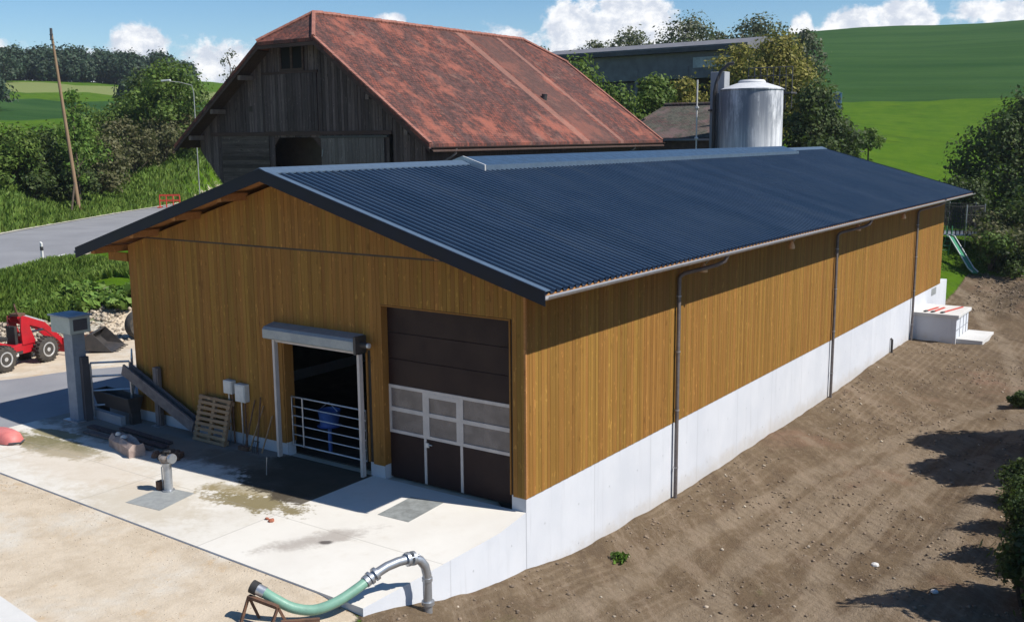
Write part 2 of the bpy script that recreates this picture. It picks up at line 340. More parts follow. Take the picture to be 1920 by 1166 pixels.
# ---------------------------------------------------------------- materials
def wood_mat(name,c1,c2,dark,isl=.15,knots=True,rough=.7,axis=2):
    m,t,bs=newmat(name); p=t.obj(); r=t.island()
    sh=t.node('ShaderNodeCombineXYZ',{0:t.math('MULTIPLY',r,37.),1:t.math('MULTIPLY',r,91.),2:t.math('MULTIPLY',r,53.)}).outputs[0]
    st=[14,14,14]; st[axis]=.9; v=t.vmath('ADD',t.scale(p,tuple(st)),sh)
    g=t.noise(v,1.,6,.7,.4); c=t.mix(t.ramp(g,.3,.7),c1,c2)
    st2=[7,7,7]; st2[axis]=3.; k=t.noise(t.vmath('ADD',t.scale(p,tuple(st2)),sh),1.,2,.5)
    if knots:
        c=t.mix(t.ramp(k,.66,.74,0,.8),c,dark); k2=t.noise(t.vmath('ADD',t.scale(p,tuple(q*1.3 for q in st2)),sh),1.3,2,.5); c=t.mix(t.ramp(k2,.64,.72,0,.55),c,tuple(min(1,q*1.7) for q in c1))
    big=t.noise(p,.5,4,.6); c=t.mix(t.ramp(big,.45,.75,0,.2),c,dark)
    hs=t.node('ShaderNodeHueSaturation',{'Color':c,'Value':t.ramp(r,0,1,1-isl,1+isl,False),'Hue':t.ramp(t.math('FRACT',t.math('MULTIPLY',r,17.3)),0,1,.492,.508,False)}); 
    t.set(bs.inputs['Base Color'],hs.outputs[0]); bs.inputs['Roughness'].default_value=rough; bs.inputs['Specular IOR Level'].default_value=.12
    bump(t,bs,g,.25,.004); return m
M={}
M['larch']=wood_mat('larch boards',(.275,.146,.037),(.232,.116,.027),(.17,.085,.020))
M['larchbeam']=wood_mat('larch beam',(.42,.22,.08),(.34,.17,.05),(.24,.1,.03),.05,axis=0)
M['trough']=smat('worn grey steel',(.17,.155,.16),(.11,.10,.105),4,.7,.1,.1)
M['darkstrip']=smat('dark strip',(.035,.02,.012),rough=.6)
M['cabinblue']=smat('pale blue cabin panel',(.16,.28,.45),(.13,.24,.4),3,.5)
M['cabindark']=smat('deep blue cabin door',(.02,.06,.22),(.02,.05,.18),3,.5)
M['cabinroof']=smat('white cabin roof',(.5,.55,.6),(.45,.5,.55),3,.5)
M['alu_blue']=smat('pale blue grey flashing',(.085,.125,.18),(.065,.10,.15),4,.5,.1,.02)
M['ridgelight']=smat('smoky ridge light',(.035,.062,.105),(.028,.052,.09),4,.4,0,.02)
M['alu_grey']=smat('grey shutter housing',(.30,.33,.35),(.25,.28,.30),4,.5,.2,.02)
M['pinkstone']=smat('pinkish concrete',(.40,.31,.27),(.27,.2,.175),4,.9,bmp=.5,bscale=18,speck=.5)
M['rustgalv']=smat('dirty galvanised',(.20,.15,.12),(.32,.30,.28),9,.6,.4)
M['redfaded']=smat('faded red plastic',(.62,.20,.18),(.5,.14,.13),3,.5)
M['beamend']=smat('pale beam ends',(.20,.15,.12),(.13,.095,.08),3,.85)
M['voidglass']=smat('dark glass',(.008,.008,.009),(.012,.011,.011),3,.6,bmp=0,spec=.1)
M['gutterbrown']=smat('brown gutter',(.05,.028,.022),(.035,.02,.016),3,.5,bmp=0)
M['copper2']=smat('grey downpipe',(.22,.20,.20),(.16,.14,.13),3,.5,.3,bmp=0)
M['skylightpanel']=smat('pale translucent panel',(.42,.45,.48),(.25,.27,.30),2,.5)
M['oldbrick']=smat('old brick wall',(.19,.12,.10),(.13,.085,.075),3,.9,speck=.5)
M['silotop']=smat('white silo lid',(.60,.60,.61),(.48,.49,.5),3,.6,speck=.3)
M['oldwood']=wood_mat('weathered boards',(.12,.092,.086),(.062,.048,.046),(.032,.025,.026),.4,True,.85)
M['oldwoodh']=wood_mat('weathered planks',(.10,.08,.07),(.055,.042,.038),(.03,.022,.02),.35,True,.85,axis=0)
M['oldwood2']=wood_mat('grey door boards',(.16,.14,.13),(.11,.095,.09),(.06,.05,.045),.2,True,.85)
M['oldbeam']=wood_mat('old beam',(.09,.06,.05),(.055,.038,.03),(.03,.02,.018),.1,False,.85,axis=0)
M['pallet']=wood_mat('pallet wood',(.33,.23,.135),(.25,.17,.10),(.18,.12,.08),.2,True,.8,axis=0)
def concrete_mat(name,c1,c2,joints=True,stain=.3,along=1,jw=2.7):
    m,t,bs=newmat(name); p=t.obj(); n=t.noise(p,.7,6,.6); c=t.mix(t.ramp(n,.3,.7),c1,c2)
    dr=t.noise(t.scale(p,(2.5,2.5,.22)),1.,5,.65); c=t.mix(t.ramp(dr,.5,.75,0,stain),c,tuple(x*.72 for x in c1))
    sp=t.noise(p,22,3,.8); c=t.mix(t.ramp(sp,.62,.75,0,.25),c,tuple(x*.6 for x in c1))
    if joints:
        s=t.node('ShaderNodeSeparateXYZ',{0:p}); fr=t.math('FRACT',t.math('DIVIDE',s.outputs[along],jw)); d=t.math('ABSOLUTE',t.math('SUBTRACT',fr,.5))
        ln=t.ramp(d,.490,.498); c=t.mix(t.math('MULTIPLY',ln,.45),c,tuple(x*.6 for x in c1))
        pr=t.node('ShaderNodeTexWhiteNoise',noise_dimensions='1D'); t.set(pr.inputs['W'],t.math('FLOOR',t.math('DIVIDE',s.outputs[along],jw/2)))
        c=t.mix(t.ramp(pr.outputs[0],0,1,0,.10,False),c,(.35,.37,.42))
    if joints:
        zz=t.math('ADD',t.pos_z(),t.math('MULTIPLY',t.math('SUBTRACT',t.noise(p,1.6,5,.75),.5),1.0)); c=t.mix(t.ramp(zz,-1.75,-1.15,.55,0),c,(.42,.38,.33))
        st=t.noise(t.scale(p,(5,5,.35)),1.,5,.7); c=t.mix(t.ramp(st,.56,.72,0,.30),c,(.38,.39,.41))
        tie=t.node('ShaderNodeCombineXYZ',{0:t.math('SUBTRACT',t.math('FRACT',t.math('DIVIDE',s.outputs[1],1.35)),.5),1:t.math('SUBTRACT',t.math('FRACT',t.math('DIVIDE',s.outputs[2],.9)),.5),2:0.}).outputs[0]
        c=t.mix(t.ramp(t.vmath('LENGTH',t.scale(tie,(1.35,.9,0))),.018,.03,.5,0),c,(.25,.26,.28))
    t.set(bs.inputs['Base Color'],c); bs.inputs['Roughness'].default_value=.85; bs.inputs['Specular IOR Level'].default_value=.25
    bump(t,bs,t.math('ADD',sp,n),.25,.008); return m
M['plinth']=concrete_mat('white formwork concrete',(.60,.615,.65),(.54,.56,.60),True,.18)
M['conc']=concrete_mat('light concrete',(.60,.59,.57),(.52,.51,.49),False,.2)
M['concgrey']=concrete_mat('grey concrete',(.34,.35,.37),(.28,.29,.31),False,.5)
def slab_mat():
    m,t,bs=newmat('yard concrete'); p=t.pos(); n=t.noise(p,.5,6,.6); c=t.mix(t.ramp(n,.3,.7),(.64,.615,.565),(.58,.55,.50))
    f=t.noise(p,2.2,6,.7); c=t.mix(t.ramp(f,.5,.8,0,.5),c,(.50,.455,.38)); g=t.noise(p,30,3,.8); c=t.mix(t.ramp(g,.6,.8,0,.3),c,(.33,.30,.25))
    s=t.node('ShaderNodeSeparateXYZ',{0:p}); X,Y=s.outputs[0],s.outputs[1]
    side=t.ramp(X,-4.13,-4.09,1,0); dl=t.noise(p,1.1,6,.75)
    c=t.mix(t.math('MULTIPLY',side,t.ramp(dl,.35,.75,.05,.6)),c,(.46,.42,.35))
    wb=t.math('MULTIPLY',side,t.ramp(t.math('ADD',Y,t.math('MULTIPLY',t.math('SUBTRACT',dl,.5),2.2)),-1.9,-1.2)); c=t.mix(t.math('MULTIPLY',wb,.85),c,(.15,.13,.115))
    def blob(x,y,rx,ry,ang,col,amt,nz=.8,edge=.35,lo=.1,m=None):
        nonlocal c
        ca,sa=math.cos(ang),math.sin(ang); dx=t.math('SUBTRACT',X,x); dy=t.math('SUBTRACT',Y,y)
        u=t.math('DIVIDE',t.math('ADD',t.math('MULTIPLY',dx,ca),t.math('MULTIPLY',dy,sa)),rx)
        v=t.math('DIVIDE',t.math('SUBTRACT',t.math('MULTIPLY',dy,ca),t.math('MULTIPLY',dx,sa)),ry)
        r=t.math('SQRT',t.math('ADD',t.math('MULTIPLY',u,u),t.math('MULTIPLY',v,v)))
        r=t.math('ADD',r,t.math('MULTIPLY',t.math('SUBTRACT',f,.5),-nz*2)); r=t.math('ADD',r,t.math('MULTIPLY',t.math('SUBTRACT',t.noise(p,9,3,.7),.5),-nz))
        fa=t.ramp(r,1-edge,1+edge,amt,0); fa=t.math('MULTIPLY',fa,m) if m is not None else fa; c=t.mix(fa,c,col)
    blob(-12.3,-2.75,1.75,.52,.0,(.13,.115,.04),.92,.8,.25)    # green mud by the left end
    blob(-13.2,-2.1,1.0,.25,.1,(.19,.165,.07),.85,.6,.15)
    blob(-5.1,-2.62,1.2,.42,.1,(.17,.135,.055),.92,2.0,.3)
    blob(-5.6,-2.2,1.2,.3,.3,(.26,.21,.11),.7,1.1,.2)
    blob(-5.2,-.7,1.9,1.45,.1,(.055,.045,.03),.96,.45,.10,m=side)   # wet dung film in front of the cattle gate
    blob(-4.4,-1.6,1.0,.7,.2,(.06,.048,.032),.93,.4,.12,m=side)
    blob(-2.45,-3.3,.95,.26,1.1,(.30,.265,.235),.75,1.3,.6)         # dark scorch
    blob(-2.25,-3.35,.13,.09,.5,(.07,.06,.055),.9,.3,.4)
    blob(-7.0,-3.9,1.7,.9,.0,(.42,.36,.27),.55,.9,.4)
    blob(-10.2,-3.3,2.6,.8,.0,(.50,.42,.33),.5,.8,.4)
    blob(-10.5,-1.2,3.0,.6,.1,(.20,.17,.13),.7,.8,.3)
    blob(-7.6,-.9,1.2,.5,.0,(.13,.11,.085),.75,.8,.3)
    # expansion joints
    for q,o,w in ((X,-4.11,.012),(X,-8.2,.012),(X,-12.4,.012),(Y,-2.9,.010)):
        dd=t.math('ABSOLUTE',t.math('SUBTRACT',q,o)); c=t.mix(t.ramp(dd,w*.5,w*1.4,.55,0),c,(.26,.24,.21))
    t.set(bs.inputs['Base Color'],c); t.set(bs.inputs['Roughness'],t.ramp(f,.3,.7,.75,.92)); bs.inputs['Specular IOR Level'].default_value=.3
    bump(t,bs,t.math('ADD',g,f),.25,.008); return m
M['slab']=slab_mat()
def asphalt_mat(name,c1,c2):
    m,t,bs=newmat(name); p=t.pos(); n=t.noise(p,.4,5,.6); c=t.mix(t.ramp(n,.3,.7),c1,c2); g=t.noise(p,40,2,.8); c=t.mix(t.ramp(g,.5,.8,0,.4),c,tuple(x*.5 for x in c1))
    s=t.noise(t.scale(p,(.3,.3,1)),.6,5,.7); c=t.mix(t.ramp(s,.58,.62,0,.3),c,tuple(x*.75 for x in c1))
    t.set(bs.inputs['Base Color'],c); bs.inputs['Roughness'].default_value=.85; bump(t,bs,g,.3,.005); return m
M['asphalt']=asphalt_mat('old asphalt',(.24,.24,.25),(.20,.20,.21)); M['lane']=asphalt_mat('new asphalt',(.25,.25,.26),(.20,.20,.215))
M['paint']=smat('road paint',(.75,.75,.73),(.6,.6,.58),4,.7)
M['kerb']=smat('kerb stone',(.50,.47,.41),(.36,.34,.28),3,.85)
def roof_mat():
    m,t,bs=newmat('blue grey roof sheet'); p=t.obj(); n=t.noise(p,.6,5,.6)
    c=t.mix(t.ramp(n,.3,.7),(.020,.037,.069),(.027,.048,.084)); sy=t.node('ShaderNodeSeparateXYZ',{0:p}).outputs[1]; wn=t.node('ShaderNodeTexWhiteNoise',noise_dimensions='1D'); t.set(wn.inputs['W'],t.math('FLOOR',t.math('DIVIDE',sy,.96)))
    c=t.node('ShaderNodeHueSaturation',{'Color':c,'Value':t.ramp(wn.outputs[0],0,1,.88,1.12,False)}).outputs[0]
    ds=t.noise(t.scale(p,(.25,3,.25)),1.,5,.7); c=t.mix(t.ramp(ds,.52,.75,0,.35),c,(.06,.075,.09)); t.set(bs.inputs['Base Color'],c)
    t.set(bs.inputs['Roughness'],t.math('ADD',t.ramp(n,.3,.7,.32,.42),t.math('MULTIPLY',wn.outputs[0],.08))); bs.inputs['Specular IOR Level'].default_value=.5; bs.inputs['Metallic'].default_value=0
    bump(t,bs,t.noise(p,3,3,.6),.05,.01); return m
M['roof']=roof_mat()
M['trim']=smat('dark navy trim',(.007,.010,.02),(.010,.014,.027),2,.5,bmp=0,spec=.2)
M['galv']=smat('galvanised steel',(.50,.52,.55),(.38,.40,.43),7,.42,.75,.05)
M['alu']=smat('pale aluminium',(.62,.61,.60),(.52,.51,.50),5,.45,.35,.04)
M['zinc']=smat('zinc gutter',(.42,.42,.43),(.33,.32,.32),6,.45,.6,.04)
M['copper']=smat('brown downpipe',(.20,.175,.165),(.14,.12,.115),6,.6,.3,.04)
M['brown']=smat('dark brown door panel',(.026,.013,.012),(.020,.010,.010),2,.5,bmp=.05,spec=.2)
M['pane']=smat('dusty acrylic pane',(.17,.145,.14),(.12,.10,.095),3,.3,bmp=.1,speck=.4)
M['frame']=smat('beige door frame',(.52,.47,.44),(.44,.40,.38),3,.55)
M['black']=smat('black rubber',(.018,.018,.019),(.03,.028,.026),6,.75)
M['blacksteel']=smat('scuffed black steel',(.03,.029,.03),(.055,.048,.045),5,.55)
M['blue']=smat('blue plastic',(.05,.13,.42),(.04,.1,.33),3,.5)
M['plastic']=smat('white plastic',(.62,.62,.60),(.52,.52,.5),4,.45,bmp=.03)
M['rust']=smat('rusty steel',(.16,.08,.045),(.09,.05,.035),9,.85)
M['red']=smat('red paint',(.46,.012,.022),(.37,.010,.018),3,.38,bmp=.03)
M['redp']=smat('red plastic',(.55,.06,.03),(.48,.05,.03),3,.5)
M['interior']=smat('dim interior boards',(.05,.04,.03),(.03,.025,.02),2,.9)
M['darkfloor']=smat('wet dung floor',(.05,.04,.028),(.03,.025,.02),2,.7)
M['pillar']=smat('blue grey steel',(.22,.27,.33),(.17,.21,.26),3,.55)
M['boxgreen']=smat('grey green cabinet',(.42,.48,.45),(.35,.40,.375),2,.6)
M['tyre']=smat('tyre rubber',(.03,.028,.026),(.07,.06,.05),6,.85)
M['rim']=smat('silver rim',(.6,.6,.6),(.45,.45,.45),6,.4,.4)
M['hose']=smat('green suction hose',(.19,.36,.27),(.15,.29,.22),5,.45)
M['plate']=smat('grey cover plate',(.30,.315,.31),(.24,.25,.25),5,.7,.1,.3)
M['plate2']=smat('speckled cover plate',(.27,.285,.28),(.17,.18,.175),3.5,.8,.1,.3,speck=.8)
M['bark']=smat('bark',(.10,.075,.055),(.06,.045,.033),6,.95,bmp=.6,bscale=12)
M['polewood']=wood_mat('pole wood',(.30,.20,.13),(.22,.14,.09),(.12,.08,.05),.0,False,.85)
M['stone']=smat('pale stone',(.42,.36,.28),(.30,.24,.18),5,.9,isl=.35)
M['gravelstone']=smat('pale gravel stone',(.55,.48,.39),(.42,.35,.27),5,.9,isl=.25)
M['clod']=smat('soil clod',(.22,.165,.115),(.15,.11,.078),5,.95,isl=.35)
M['orange']=smat('lamp shade',(.75,.45,.22),(.65,.4,.2),3,.4,bmp=0)
M['green']=smat('green slide',(.06,.27,.14),(.05,.22,.12),3,.35,bmp=0)
M['greywall']=smat('grey render wall',(.155,.155,.175),(.115,.115,.13),1.2,.9)
M['greydark']=smat('dark grey cladding',(.075,.075,.085),(.055,.055,.062),1.2,.9)
M['shedroof']=smat('fibre cement roof',(.15,.15,.165),(.11,.11,.125),1.5,.9)
M['brick']=smat('red brick',(.35,.12,.07),(.28,.09,.05),8,.9)
def silo_mat():
    m,t,bs=newmat('stained silo skin'); p=t.obj(); n=t.noise(p,.8,5,.6); c=t.mix(t.ramp(n,.3,.7),(.78,.78,.80),(.66,.67,.71))
    d=t.noise(t.scale(p,(3.2,3.2,.13)),1.,6,.7); c=t.mix(t.ramp(d,.44,.62,0,.65),c,(.26,.28,.33))
    s=t.node('ShaderNodeSeparateXYZ',{0:p}); top=t.ramp(s.outputs[2],3.5,6.6,0,1); d2=t.noise(t.scale(p,(1.3,1.3,.3)),1.,6,.7)
    c=t.mix(t.math('MULTIPLY',t.ramp(d2,.36,.55),t.math('MULTIPLY',top,.8)),c,(.13,.15,.19))
    t.set(bs.inputs['Base Color'],c); bs.inputs['Roughness'].default_value=.9; bs.inputs['Specular IOR Level'].default_value=.15; bump(t,bs,n,.1,.01); return m
M['silo']=silo_mat()
def tile_mat(name,a,b,moss,strips=True):
    m,t,bs=newmat(name); p=t.obj()
    # uv: along the ridge (y) and down the slope
    s=t.node('ShaderNodeSeparateXYZ',{0:p}); slope=t.math('MULTIPLY',t.math('ABSOLUTE',s.outputs[0]),1.22)
    uv=t.node('ShaderNodeCombineXYZ',{0:s.outputs[1],1:slope,2:0.}).outputs[0]
    br=t.node('ShaderNodeTexBrick',{'Vector':uv,'Color1':(*a,1),'Color2':(*b,1),'Mortar':(.06,.03,.025,1),'Scale':1.,'Mortar Size':.018,'Mortar Smooth':.3,'Brick Width':.19,'Row Height':.17}); br.offset=.5
    c=br.outputs[0]
    n=t.noise(p,.45,6,.7); n2=t.noise(p,3.2,5,.8); n3=t.noise(t.scale(uv,(1.6,.28,1)),1.,6,.72)
    c=t.mix(t.ramp(n3,.38,.58,0,.85),c,moss); c=t.mix(t.ramp(n2,.44,.58,0,.85),c,tuple(x*.55 for x in moss)); c=t.mix(t.ramp(n,.50,.64,0,.6),c,(a[0]*1.35,a[1]*1.5,a[2]*1.5))
    c=t.mix(t.ramp(t.noise(p,1.1,5,.75),.56,.68,0,.55),c,(.23,.13,.10))
    if strips:
        for y0,w in ((STR0,.30),(STR1,.17)):
            d=t.math('ABSOLUTE',t.math('SUBTRACT',s.outputs[1],y0)); c=t.mix(t.ramp(d,w,w+.05,.5,0),c,(.33,.165,.125))
        d=t.math('ABSOLUTE',t.math('SUBTRACT',s.outputs[1],STR0+1.9)); c=t.mix(t.math('MULTIPLY',t.ramp(d,1.2,1.6,.55,0),t.ramp(n,.2,.5)),c,(.11,.06,.05))
    t.set(bs.inputs['Base Color'],c); bs.inputs['Roughness'].default_value=.9; bs.inputs['Specular IOR Level'].default_value=.2
    bump(t,bs,t.math('ADD',br.outputs[1],t.math('MULTIPLY',n2,-1.)),.5,.03); return m
STR0,STR1=12.95,16.8
M['tile']=tile_mat('red clay tiles',(.25,.075,.050),(.185,.058,.042),(.085,.052,.048))
M['greytile']=tile_mat('grey lichen tiles',(.15,.085,.085),(.11,.07,.07),(.115,.12,.095),False)
M['verge']=smat('verge tiles',(.30,.125,.09),(.22,.085,.062),5,.85,isl=.1)
# foliage
def leaf_mat(name,c1,c2,var=.35,trans=.35):
    m=bpy.data.materials.new(name); m.use_nodes=True; t=NT(m.node_tree); nt=m.node_tree; nt.nodes.remove(nt.nodes['Principled BSDF'])
    out=nt.nodes['Material Output']; r=t.island(); n=t.noise(t.obj(),.8,3,.6)
    c=t.mix(t.ramp(n,.3,.7),c1,c2); hs=t.node('ShaderNodeHueSaturation',{'Color':c,'Value':t.ramp(r,0,1,1-var,1+var,False),'Hue':t.ramp(t.math('FRACT',t.math('MULTIPLY',r,13.7)),0,1,.485,.512,False)}).outputs[0]
    d=t.node('ShaderNodeBsdfPrincipled',{'Base Color':hs,'Roughness':.6}); d.inputs['Specular IOR Level'].default_value=.25
    tr=t.node('ShaderNodeBsdfTranslucent',{'Color':t.mix(.5,hs,(.10,.16,.02))}); mx=t.node('ShaderNodeMixShader',{0:trans}); t.l.new(d.outputs[0],mx.inputs[1]); t.l.new(tr.outputs[0],mx.inputs[2]); t.l.new(mx.outputs[0],out.inputs[0])
    return m
L={'mid':leaf_mat('mid green leaves',(.075,.13,.022),(.125,.185,.034)),
'dark':leaf_mat('dark green leaves',(.038,.068,.018),(.085,.115,.035),.5),
'bright':leaf_mat('bright green leaves',(.085,.16,.022),(.12,.20,.035)),
'olive':leaf_mat('olive young leaves',(.20,.185,.035),(.26,.235,.055)),
'brownish':leaf_mat('brownish shrub leaves',(.10,.105,.045),(.15,.14,.065)),
'grey':leaf_mat('grey green sparse leaves',(.10,.115,.07),(.14,.15,.09)),
'far':leaf_mat('far forest leaves',(.028,.05,.028),(.04,.068,.034),.35,.1),
'grass':leaf_mat('long grass blades',(.11,.19,.03),(.16,.24,.045),.3,.3),
'weed':leaf_mat('weed leaves',(.11,.20,.03),(.15,.24,.05),.3,.3)}
def quads(P,N,size,asp=1.6):
    """leaf quads at P with normals N"""
    n=len(P); a=RNG.normal(size=(n,3)); t1=np.cross(N,a); t1/=np.linalg.norm(t1,axis=1)[:,None]+1e-9; t2=np.cross(N,t1)
    s=size*(.5+1.1*RNG.random(n)**1.6) if np.isscalar(size) else size
    w=(s/asp)[:,None]*.5; h=s[:,None]*.5
    V=np.stack([P-t1*h,P+t2*w-t1*h*.1,P+t1*h,P-t2*w-t1*h*.1],1).reshape(-1,3)
    return V,np.arange(4*n).reshape(n,4)
def crown_pts(blobs,n,fill=.45,up=.35):
    """points spread through a set of ellipsoid clumps (cx,cy,cz,rx,ry,rz)"""
    B=np.array(blobs); w=(B[:,3]*B[:,4]*B[:,5])**.667; idx=RNG.choice(len(B),n,p=w/w.sum()); b=B[idx]
    d=RNG.normal(size=(n,3)); d/=np.linalg.norm(d,axis=1)[:,None]
    r=(fill+(1-fill)*RNG.random(n)**.6)*(1+.16*RNG.normal(size=n))
    P=b[:,:3]+d*b[:,3:]*r[:,None]; N=d+RNG.normal(size=(n,3))*.55+np.array([0,0,up]); N/=np.linalg.norm(N,axis=1)[:,None]
    return P,N
def tree(name,label,cat,x,y,h,r,mat,n=5000,leaf=.28,trunk=.25,low=.2,group=None,blobs=14,conic=False,z=None,sparse=False,seed=None):
    z=G(x,y) if z is None else z
    t=thing(name,label,cat,(x,y,z),group)
    rr=random.Random(seed if seed is not None else hash((round(x,1),round(y,1),7)))
    bl=[]; mb=MB(); top=h*.93
    mb.tube([(x,y,z-.3),(x+rr.uniform(-.1,.1),y,z+h*.35),(x+rr.uniform(-.2,.2)*r*.3,y+rr.uniform(-.2,.2)*r*.3,z+top*.9)],[trunk,trunk*.7,trunk*.15],7)
    for k in range(blobs):
        f=(k+.5)/blobs; zz=low*h+(top-low*h)*f
        if conic: rad=r*(1-f)**.8+.15; br=max(.22*r,rad*.45); rz=h*.09
        else:
            sh=math.sin(math.pi*min(1,.18+f*.80))**.6; rad=r*sh; br=r*rr.uniform(.28,.44); rz=br*rr.uniform(.6,.9)
        a=k*2.39996+rr.uniform(-.4,.4); q=max(0,rad-br*.8)*rr.uniform(.6,1.1)
        bx,by=q*math.cos(a),q*math.sin(a); bl.append((bx,by,zz,br,br,rz))
        if q>.3: 
            z0=max(.12*h,zz-q*.7); mb.tube([(x,y,z+z0),(x+bx*.55,y+by*.55,z+(z0+zz)/2+.05*h),(x+bx,y+by,z+zz)],[trunk*.38,trunk*.22,trunk*.06],5)
        if conic and q>.3:
            for e in range(3):
                a2=a+2.1*(e+1)*.9; bl.append((q*math.cos(a2),q*math.sin(a2),zz+rr.uniform(-.05,.05)*h,br*.8,br*.8,rz))
    if not conic: bl.append((0,0,h*.6,r*.5,r*.5,h*.22))
    P,N=crown_pts(bl,n,.35 if not sparse else .2)
    keep=np.array(P[:,2])>low*h*.35; P=P[keep];N=N[keep]
    V,F=quads(P,N,leaf)
    mb.build('trunk',M['bark'],t); rawmesh('crown',V,F,L[mat],t)
    return t
def bush(name,label,x,y,h,r,mat,n=2500,leaf=.22,group=None,z=None,cat='bush',ry=None):
    z=G(x,y) if z is None else z
    t=thing(name,label,cat,(x,y,z),group); rr=random.Random(hash((round(x,1),round(y,1),3))); bl=[]
    ry=ry or r; mb=MB()
    for k in range(11):
        a=rr.uniform(0,6.28); q=rr.uniform(0,.75); br=rr.uniform(.25,.5); zz=rr.uniform(.2,1)**.8*h*.82*(1-.35*q)
        bl.append((q*r*math.cos(a),q*ry*math.sin(a),zz,br*r,br*ry,max(.18*h,br*min(r,h)*.7)))
        mb.tube([(x,y,z-.1),(x+bl[-1][0]*.5,y+bl[-1][1]*.5,z+zz*.5),(x+bl[-1][0],y+bl[-1][1],z+zz)],[.06,.04,.015],5)
    P,N=crown_pts(bl,n,.3); P[:,2]=np.abs(P[:,2])
    V,F=quads(P,N,leaf); mb.build('stem',M['bark'],t); rawmesh('foliage',V,F,L[mat],t); return t
def polar(az,D):
    a=math.radians(az); return CX+D*math.sin(a),CY+D*math.cos(a)

# ================================================================ yard slab, lane, road
def slab():
    poly=[(-14.8,-4.45),(-11.4,-4.56),(.2,-4.95),(.2,-1.2),(.012,-.02),(-12.66,-.02),(-12.66,7),(-14.8,7)]
    mb=MB(); n=len(poly); top=[(x,y,0) for x,y in poly]; bot=[(x,y,-2.6) for x,y in poly]
    # subdivided front is not needed: one cap, sides as wall
    mb.add(top,[tuple(range(n))],0); mb.add(top+bot,[(i,i+n,(i+1)%n+n,(i+1)%n) for i in range(n)],1)
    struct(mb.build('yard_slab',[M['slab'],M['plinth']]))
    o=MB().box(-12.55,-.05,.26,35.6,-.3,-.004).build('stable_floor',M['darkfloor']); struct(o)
slab()
def lane():
    # asphalt lane left of the barn, draped on the yard
    xs=np.arange(-22.9,-14.79,.45); ys=np.arange(-3.6,9,.45); mb=MB(); 
    X,Y=np.meshgrid(xs,ys); xl=-20.4+.45*(Y-.3)+.12*np.sin(Y*2.1); Xs=-14.79+(X+14.79)/8.11*(-14.79-xl) ; Z=terr(Xs,Y)+.02; V=np.stack([Xs.ravel(),Y.ravel(),Z.ravel()],1); i=np.arange(X.size).reshape(X.shape)
    F=np.stack([i[:-1,:-1].ravel(),i[:-1,1:].ravel(),i[1:,1:].ravel(),i[1:,:-1].ravel()],1); struct(rawmesh('farm_lane',V,F,M['lane']))
lane()
def ribbon(name,off0,off1,dz,mat,s0=0,s1=None,dash=None):
    P=np.array(ROADC); seg=np.hypot(*np.diff(P,axis=0).T); S=np.concatenate([[0],np.cumsum(seg)]); s1=s1 or S[-1]
    st=np.arange(s0,s1,.5); X=np.interp(st,S,P[:,0]); Y=np.interp(st,S,P[:,1]); 
    k=np.ones(13)/13; X=np.convolve(np.pad(X,6,'edge'),k,'valid'); Y=np.convolve(np.pad(Y,6,'edge'),k,'valid')
    Z=np.interp(st,S,ROADZ); tx,ty=np.gradient(X),np.gradient(Y); l=np.hypot(tx,ty); nx,ny=ty/l,-tx/l
    n=4; cols=[off0+(off1-off0)*j/n for j in range(n+1)]; V=[];F=[]
    for i in range(len(st)):
        for c in cols: V.append((X[i]+nx[i]*c,Y[i]+ny[i]*c,Z[i]+dz))
    for i in range(len(st)-1):
        if dash and int(st[i]/dash)%2: continue
        for j in range(n): a=i*(n+1)+j; F.append((a,a+1,a+n+2,a+n+1))
    return struct(rawmesh(name,V,F,mat))
ribbon('road',-RHW+.1,RHW-.1,.0,M['asphalt'])
ribbon('edge_line',RHW-.75,RHW-.55,.005,M['paint'],8,70,1.5)
ribbon('road_verge',-RHW-.45,-RHW+.1,.03,M['kerb'])
